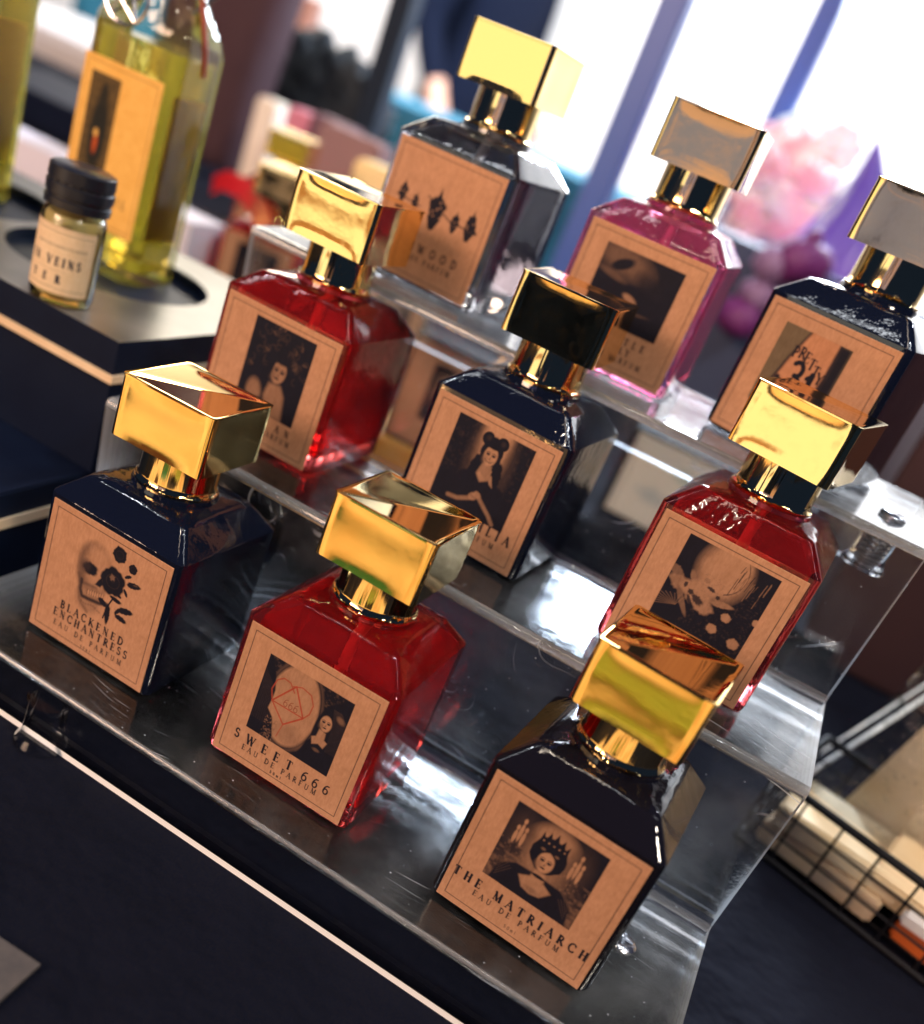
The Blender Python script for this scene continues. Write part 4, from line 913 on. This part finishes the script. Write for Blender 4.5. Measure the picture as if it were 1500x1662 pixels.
pack(.088, .045, .0040, .088, .070, .0120, mat('marbled_cream', (.66, .47, .25), .4, noise=(38, (.80, .66, .46), .22), bump=(90, .4, .0012)), 'large marbled cream pack topping the basket at the photo edge', 'soap pack', .04, None, .42)
def crumple(name, cx, cy, cz, sx, sy, sz, m, label, cat, rz=0):
    bm = bmesh.new(); bmesh.ops.create_grid(bm, x_segments=26, y_segments=20, size=1); r = np.random.default_rng(4); ph = r.uniform(0, 6, 8)
    for v_ in bm.verts:
        x, y = v_.co.x, v_.co.y
        z = .35*math.sin(3.1*x+ph[0])*math.sin(2.7*y+ph[1])+.25*abs(math.sin(6*x+4*y+ph[2]))+.2*abs(math.sin(5*y-7*x+ph[3]))+.12*math.sin(17*x+ph[4])*math.sin(14*y+ph[5])-.9*max(abs(x), abs(y))**6
        v_.co = Vector((x*sx, y*sy, z*sz))
    bmesh.ops.solidify(bm, geom=bm.faces[:], thickness=.0003)
    return tag(link(name, from_bm(bm, name), m, None, 30, (cx, cy, cz), (0, 0, rz)), label, cat)
o = box('tall_pack', (-.004, -.006, 0), (.100, .006, .105), MATS['marbled_parchment'], None, .0015)
p = Bl+bd*.022+bn*.048; o.location = (p.x, p.y, -.0178); o.rotation_euler = (-.10, .16, ang); tag(o, 'tall parchment pack standing upright in the wire basket', 'pack')
p = Bl+bd*.075+bn*.05
o = crumple('clear_bag', 0, 0, 0, .058, .062, .006, cellophane, 'crumpled clear bag round the tall pack in the wire basket', 'bag')
p = Bl+bd*.070+bn*.030; o.location = (p.x, p.y, .036); o.rotation_euler = (1.50, .14, ang)
# two clear strips leaning behind the basket: the cut edges of an upright clear sign holder
bm = bmesh.new(); a1, a2 = ony(1262, 1290, .16), ony(1520, 1120, .24); a1.z -= 0
tube_into(bm, a1, a2, .0010, 10); b1, b2 = ony(1250, 1275, .168), ony(1520, 1100, .248); tube_into(bm, b1, b2, .0006, 8)
tag(link('clear_rod', from_bm(bm, 'clear_rod'), acrylic_edge, None, 40), 'pair of clear plastic rods slanting up behind the basket', 'rod')

o = box('added_board', (-.95, -.95, -.022), (-.42, -.94, .008), mat('brown_board', (.62, .28, .10), .6), None, .002); tag(o, 'unseen brown board added for the gold caps to mirror', 'board')  # out of view, added to put brown into the cap reflections
# grey card at the lower left corner of the table
bm = bmesh.new(); vs = [bm.verts.new(onz(u, v_, -.0186)) for u, v_ in ((-150, 1421), (66, 1565), (-18, 1640), (-260, 1490))]
f_ = bm.faces.new(vs); ex_ = bmesh.ops.extrude_face_region(bm, geom=[f_]); bmesh.ops.translate(bm, verts=[q_ for q_ in ex_['geom'] if isinstance(q_, bmesh.types.BMVert)], vec=(0, 0, -.0010))
tag(link('grey_card', from_bm(bm, 'grey_card'), mat('grey_card_stock', (.085, .075, .075), .8, noise=(300, (.06, .055, .06), .2))), 'corner of a grey card lying on the black cloth, lower left', 'card')
# unseen brown paper and small items, added for the gold caps to mirror
bm = bmesh.new(); box_into(bm, (-.75, -.62, -.0198), (.30, -.185, -.0188))
tag(link('added_brown_paper', from_bm(bm, 'added_brown_paper'), mat('brown_paper_sheet', (.72, .42, .15), .7, noise=(26, (.90, .64, .30), .12), bump=(22, 1, .01))), 'unseen sheet of brown paper added for the caps to mirror', 'paper')

bm = bmesh.new(); box_into(bm, (-.022, -.012, 0), (.022, .012, .012), None, .002)
tag(link('added_green_tin', from_bm(bm, 'added_green_tin'), mat('green_enamel', (.05, .25, .09), .35), None, 40, (-.085, -.246, -.0187), (0, 0, .2)), 'unseen flat green tin added on the brown paper for the cap reflections', 'tin')  # added out of view to give the middle front cap some green
bm = bmesh.new(); box_into(bm, (-.030, -.020, 0), (.030, .020, .010), None, .004)
tag(link('added_wallet', from_bm(bm, 'added_wallet'), black_plastic, None, 40, (.040, -.268, -.0187), (0, 0, -.1)), 'unseen black wallet added on the brown paper for the cap reflections', 'wallet')  # added out of view to darken the right front cap
bm = bmesh.new(); box_into(bm, (-.020, -.011, 0), (.020, .011, .012), None, .004)
tag(link('added_purse', from_bm(bm, 'added_purse'), mat('brown_leather', (.10, .035, .02), .4), None, 40, (-.215, -.262, -.0187), (0, 0, .3)), 'unseen small brown purse added on the brown paper for the cap reflections', 'purse')  # added out of view for a brown patch in the left front cap
bm = bmesh.new(); box_into(bm, (-.022, -.008, 0), (.022, .008, .010), None, .004)
tag(link('added_soap', from_bm(bm, 'added_soap'), mat('lime_wax', (.50, .52, .10), .4), None, 40, (.045, -.218, -.0187), (0, 0, .15)), 'unseen lime coloured bar added on the brown paper for the cap reflections', 'soap bar')  # added out of view for a lime patch in the right front cap
# ------------------------------------------------------------ stall behind
navy = mat('blue_veiled_tube', (.028, .085, .36), .4, bump=(30, .2, .001))  # bluish veil of light over the poles is put into this colour
teal_dark = mat('dark_teal_tube', (.005, .014, .030), .5, spec=.2)
def pole(u0, u1, vv, y, name, m, label, zlo, zhi, thick=None):
    a_, b_ = ony(u0, vv, y), ony(u1, vv, y); w_ = thick or abs(b_.x-a_.x); cx = (a_.x+b_.x)/2
    o = box(name, (cx-w_/2, y, zlo), (cx+w_/2, y+w_, zhi), m, None, w_*.08); return tag(o, label, 'pole', 'stall frame poles')
pole(965, 1015, 250, .62, 'frame_pole', navy, 'thick blue upright pole just left of the magenta bottle cap', -.02, 1.3)
pole(1205, 1250, 260, .95, 'frame_pole', navy, 'blue upright pole rising behind the magenta bottle cap at its right', -.02, 1.6)
pole(588, 626, 140, .90, 'frame_pole', teal_dark, 'dark upright pole left of the smoky bottle and the figure in black', -.02, 1.5)
# far table with a teal cloth
yb = 1.55
teal = mat('teal_cloth', (.030, .22, .36), .7, noise=(8, (.02, .15, .26), .2))
p0 = ony(600, 150, yb); p1 = ony(960, 292, yb)
ft = box('far_table', (p0.x-.7, yb, -.8), (p1.x+.02, yb+.6, (p0.z+p1.z)/2), teal, None, .01); tag(ft, 'far table covered with a teal cloth', 'table')
# person in black behind the far table
skin = mat('skin', (.62, .36, .27), .5); blk_c = mat('black_clothes', (.004, .007, .020), .9, spec=.1)
def person(cx, y, s, clothes, label, z0=-.8, hair=None):
    m = bpy.data.meshes.new('person'); bm = bmesh.new()
    J = dict(pel=(0, 0, .95), w=(0, 0, 1.08), ch=(0, 0, 1.30), nk=(0, 0, 1.47), hd=(0, -.02, 1.58), ht=(0, -.01, 1.70), ls=(-.18, 0, 1.40), le=(-.24, .02, 1.12), lw=(-.22, -.10, .92), rs=(.18, 0, 1.40), re=(.24, .02, 1.12), rw=(.18, -.14, .98), lh=(-.10, 0, .90), lk=(-.11, 0, .5), lf=(-.11, 0, .07), rh=(.10, 0, .90), rk=(.11, 0, .5), rf=(.11, 0, .07), lt=(-.11, -.14, .04), rt=(.11, -.14, .04), lhd=(-.21, -.15, .85), rhd=(.15, -.20, .95))
    Rd = dict(pel=.17, w=.14, ch=.17, nk=.06, hd=.09, ht=.085, ls=.075, le=.05, lw=.035, rs=.075, re=.05, rw=.035, lh=.10, lk=.07, lf=.05, rh=.10, rk=.07, rf=.05, lt=.04, rt=.04, lhd=.035, rhd=.035)
    E_ = 'pel-w w-ch ch-nk nk-hd hd-ht ch-ls ls-le le-lw lw-lhd ch-rs rs-re re-rw rw-rhd pel-lh lh-lk lk-lf lf-lt pel-rh rh-rk rk-rf rf-rt'.split()
    K = list(J); V = {k: bm.verts.new(Vector(J[k])*s) for k in K}
    for e in E_: a_, b_ = e.split('-'); bm.edges.new((V[a_], V[b_]))
    bm.to_mesh(m); bm.free(); o = bpy.data.objects.new('person', m); COL.objects.link(o); o.location = (cx, y, z0)
    md = o.modifiers.new('skin', 'SKIN'); sv = m.skin_vertices[0].data
    for i, k in enumerate(K): sv[i].radius = (Rd[k]*s, Rd[k]*s*(.72 if k in ('pel', 'w', 'ch') else 1)); sv[i].use_root = (k == 'pel')
    o.modifiers.new('sub', 'SUBSURF').levels = 2; o.modifiers['sub'].render_levels = 2
    o.rotation_euler.z = 1.25; bpy.context.view_layer.update(); me = bpy.data.meshes.new_from_object(o.evaluated_get(bpy.context.evaluated_depsgraph_get())); o.modifiers.clear(); o.data = me
    me.materials.clear(); me.materials.append(clothes); me.materials.append(skin)
    for p_ in me.polygons:
        c = p_.center/s; p_.use_smooth = True
        p_.material_index = 1 if (c.z > 1.47 or (abs(c.x) > .13 and c.z < 1.0 and c.z > .80 and c.y < -.08)) else 0
    hr = lumps('hair', [(0, .025*s, 1.66*s, .115*s, .12*s, .12*s), (0, .06*s, 1.48*s, .12*s, .07*s, .2*s)], hair or blk_c, o, 3, 3, .06)
    return tag(o, label, 'person')
c_ = ony(775, 100, 3.0); person(c_.x, 3.0, 1.0, blk_c, 'person in black clothes standing behind the smoky bottle')
lil = mat('lilac_top', (.22, .26, .62), .8, noise=(7, (.62, .42, .46), .06))
vis = person(-.20, -1.22, 1.0, lil, 'unseen person in lilac top and dark trousers added for the cap reflections')  # figure out of view, added to tint the rear cap reflections
vis.rotation_euler.z = PI; vis.data.materials.append(blk_c)
for p_ in vis.data.polygons:
    if p_.material_index == 0 and p_.center.z < .94: p_.material_index = 2
# maroon backrest, dark bag pile, cream boxes behind the rear bottles
mr = mat('maroon_velvet', (.040, .015, .022), .8, noise=(14, (.055, .022, .03), .2), bump=(40, .4, .003))
c_ = ony(372, 90, .80); d_ = ony(425, 90, .80); hw_ = abs(d_.x-c_.x)
bm = loft([[(x, y, z) for x, y in rsq(w_, t_, t_*.8)] for w_, t_, z in ((.055, .035, 0), (.062, .040, .03), (.066, .042, .10), (.072, .040, .17), (.078, .036, .24), (.074, .030, .275), (.055, .018, .295))])
bag = link('velvet_bag', from_bm(bm, 'velvet_bag'), mr, None, 50, (c_.x-.012, .80, .0199), (0, 0, .2)); tag(bag, 'tall dark maroon velvet bag right of the oil bottle', 'bag')
dark_stuff = mat('black_feathers', (.008, .014, .024), .7, noise=(40, (.03, .04, .05), .2), bump=(80, 1, .004))
S_ = []
for (u, v_, r) in ((445, 95, .030), (480, 120, .034), (505, 95, .032), (535, 140, .034), (560, 120, .028), (520, 170, .034), (580, 165, .028), (600, 190, .025), (555, 185, .03), (470, 150, .028)):
    p = ony(u, v_, .93); S_.append((p.x, .93, p.z, r, r*.8, r))
o = lumps('feather_wreath', S_, dark_stuff, None, 5, 3, .3, 14); tag(o, 'black leafy wreath leaning behind the rear bottles', 'wreath')
wl = [min(z-r for _, _, z, _, _, r in S_)]
stand2 = box('dark_stand', (S_[3][0]-.10, .90, .0199), (S_[3][0]+.09, .97, wl[0]+.012), teal_dark); tag(stand2, 'dark block under the black wreath', 'block')
def small_pack(u, v_, y, w_, h_, m, label, cat='pack', g=None, z0=.02, rz=0):
    p = ony(u, v_, y); bm = bmesh.new(); box_into(bm, (-w_/2, 0, 0), (w_/2, .03, p.z+h_/2-z0), None, .003)
    o = link(cat.replace(' ', '_'), from_bm(bm, 'p'), m, None, 40, (p.x, y, z0), (0, 0, rz)); return tag(o, label, cat, g)
small_pack(428, 185, .72, .026, .03, mat('cream_box', (.80, .72, .62), .5), 'cream carton between the maroon bag and the black wreath', 'carton')
small_pack(480, 205, .66, .030, .03, mat('pink_box', (.55, .18, .27), .5), 'dusky pink carton below the black wreath', 'carton')
small_pack(530, 222, .62, .045, .03, mat('plum_box', (.12, .05, .08), .6), 'plum coloured carton below the black wreath', 'carton')
small_pack(560, 245, .55, .060, .03, mat('mauve_box', (.22, .12, .13), .6), 'mauve brown carton left of the smoky bottle', 'carton')
small_pack(605, 290, .50, .040, .02, mat('gold_box', (.75, .58, .30), .3), 'pale gold carton left of the smoky bottle', 'carton')
small_pack(455, 65, 1.25, .085, .14, mat('blush_cloth', (.75, .42, .34), .7), 'blush pink cloth panel beside the maroon bag', 'cloth', None, -.02)
# white sheet and black box beyond the tray, upper left
wh = mat('white_cloth', (.62, .61, .66), .7, noise=(6, (.75, .72, .70), .2), bump=(10, .6, .02))
pA, pB = ony(-200, 20, 1.1), ony(128, 150, 1.1)
o = box('white_cloth_table', (pA.x, 1.1, -.8), (pB.x+.06, 1.9, ony(60, 40, 1.1).z), wh, None, .01); tag(o, 'table under a white cloth at the upper left', 'table')
pA, pB = ony(-120, 190, .55), ony(130, 205, .55)
o = box('black_box', (pA.x, .55, .0199), (pB.x+.02, .70, ony(60, 150, .55).z), black_wood, None, .002); tag(o, 'plain black box behind the yellow oil bottles', 'box')
pA, pB = onz(-120, 225, .040), onz(118, 290, .040)
o = box('lavender_card', (-.48, .30, .0199), (-.30, .335, .062), mat('lavender_paper', (.62, .60, .72), .5)); tag(o, 'pale lavender card box just behind the tray', 'card')

# right: witch hat, plush flowers, satin pouches, pale wall shelf
pur = mat('purple_satin', (.10, .06, .42), .3, bump=(14, .5, .01), noise=(9, (.20, .10, .50), .2))
y_ = .74; tip = ony(1425, 218, y_); bl_ = ony(1300, 395, y_); 
hb = Vector((bl_.x+.035, y_, bl_.z-.03))
bm = bmesh.new(); prev = None; n_ = 28; rows = []
for k in range(9):
    t = k/8; c = Vector((hb.x*(1-t)+tip.x*t+.010*math.sin(t*3), y_, hb.z*(1-t)+tip.z*t)); r_ = .056*(1-t)**1.05+.001
    rows.append([(c.x+r_*math.cos(2*PI*q_/n_)*(1+.10*math.sin(3*q_+k)), c.y+r_*math.sin(2*PI*q_/n_), c.z) for q_ in range(n_)])
bm = loft(rows); hat = link('pointed_hat', from_bm(bm, 'pointed_hat'), pur, None, 60)
tag(hat, 'pointed purple satin hat at the upper right', 'hat')
link('brim', from_bm(lathe([(.040, -.004), (.085, -.006), (.088, -.002), (.045, .002)], 40), 'brim'), pur, hat, 40, (hb.x, y_, hb.z))
bs = box('display_block', (hb.x-.14, y_-.06, -.0197), (hb.x+.12, y_+.12, hb.z-.007), mat('dark_navy_block', (.018, .028, .070), .6), None, .003); tag(bs, 'dark block carrying the pointed purple hat', 'block')
GF = 'plush flowers beside the purple hat'
fl = [((.86, .46, .50), 'coral pink'), ((.78, .86, .80), 'pale mint'), ((.90, .74, .78), 'blush'), ((.66, .80, .78), 'sea green'), ((.88, .80, .66), 'butter yellow'), ((.90, .90, .92), 'white')]
sp = [(1258, 245, 0), (1288, 230, 3), (1322, 250, 1), (1262, 292, 5), (1296, 280, 2), (1330, 292, 4), (1240, 330, 1), (1272, 335, 0), (1305, 330, 3), (1215, 362, 2), (1248, 385, 5), (1282, 372, 4), (1360, 238, 5), (1225, 300, 4)]
words = ['highest', 'upper', 'outer', 'left', 'middle', 'inner', 'leftmost', 'central', 'right hand', 'lower left', 'lowest', 'lower', 'far right', 'small left']
for k, (u, v_, c) in enumerate(sp):
    p = ony(u, v_, .90+.03*(k % 3)); o = lumps('plush_flower', [(0, 0, 0, .015, .014, .015)]+[(.017*math.cos(a_+k), -.003, .017*math.sin(a_+k), .010, .008, .010) for a_ in np.linspace(0, 5.5, 8)], MATS.get('petal%d' % c) or mat('petal%d' % c, fl[c][0], .7, sheen=.2), None, k, 2, .1)
    o.location = p; tag(o, '%s %s plush flower in the heap left of the purple hat' % (words[k], fl[c][1]), 'plush flower', GF)
rnf = random.Random(11); sb = []
for k in range(30):
    u = rnf.uniform(1205, 1345); v_ = rnf.uniform(235, 392) - (u-1275)*.15; p = ony(u, v_, .84+.05*(k % 2))
    sb += [(p.x, p.y, p.z, .009, .008, .009)]+[(p.x+.010*math.cos(a_+k), p.y-.002, p.z+.010*math.sin(a_+k), .007, .006, .007) for a_ in np.linspace(0, 5.2, 6)]
o = lumps('small_blossoms', sb, mat('blossom_petals', (.86, .42, .48), .7, noise=(28, (.86, .88, .86), .08)), None, 9, 2, .15)
tag(o, 'mass of tiny pink and white blossoms among the plush flowers', 'blossoms', None, 'stuff')
sat = mat('magenta_satin', (.13, .02, .14), .55, bump=(20, .5, .01)); sat2 = mat('lilac_satin', (.22, .13, .28), .55)
for (u, v_, r, m_, lb_) in ((1262, 432, .014, sat2, 'lilac satin pouch left of the pretty 31 bottle, uppermost'), (1230, 478, .011, sat2, 'small pale satin pouch left of the pretty 31 bottle, middle'), (1200, 515, .014, sat, 'magenta satin pouch left of the pretty 31 bottle, lowest'), (1300, 425, .016, sat, 'magenta satin pouch behind the neck of the pretty 31 bottle')):
    p = ony(u, v_, .58); o = lumps('satin_pouch', [(0, 0, 0, r*1.3, r, r), (0, 0, r, r*.4, r*.4, r*.5)], m_, None, int(u), 3, .15); o.location = p; tag(o, lb_, 'pouch', 'satin pouches')
px_ = ony(1190, 440, .60)
o = box('dark_cabinet', (px_.x-.055, .605, .0199), (px_.x+.19, .75, ony(1240, 405, .605).z), mat('dark_blue_cabinet', (.022, .036, .090), .6), None, .003); tag(o, 'dark blue cabinet behind the satin pouches', 'cabinet')
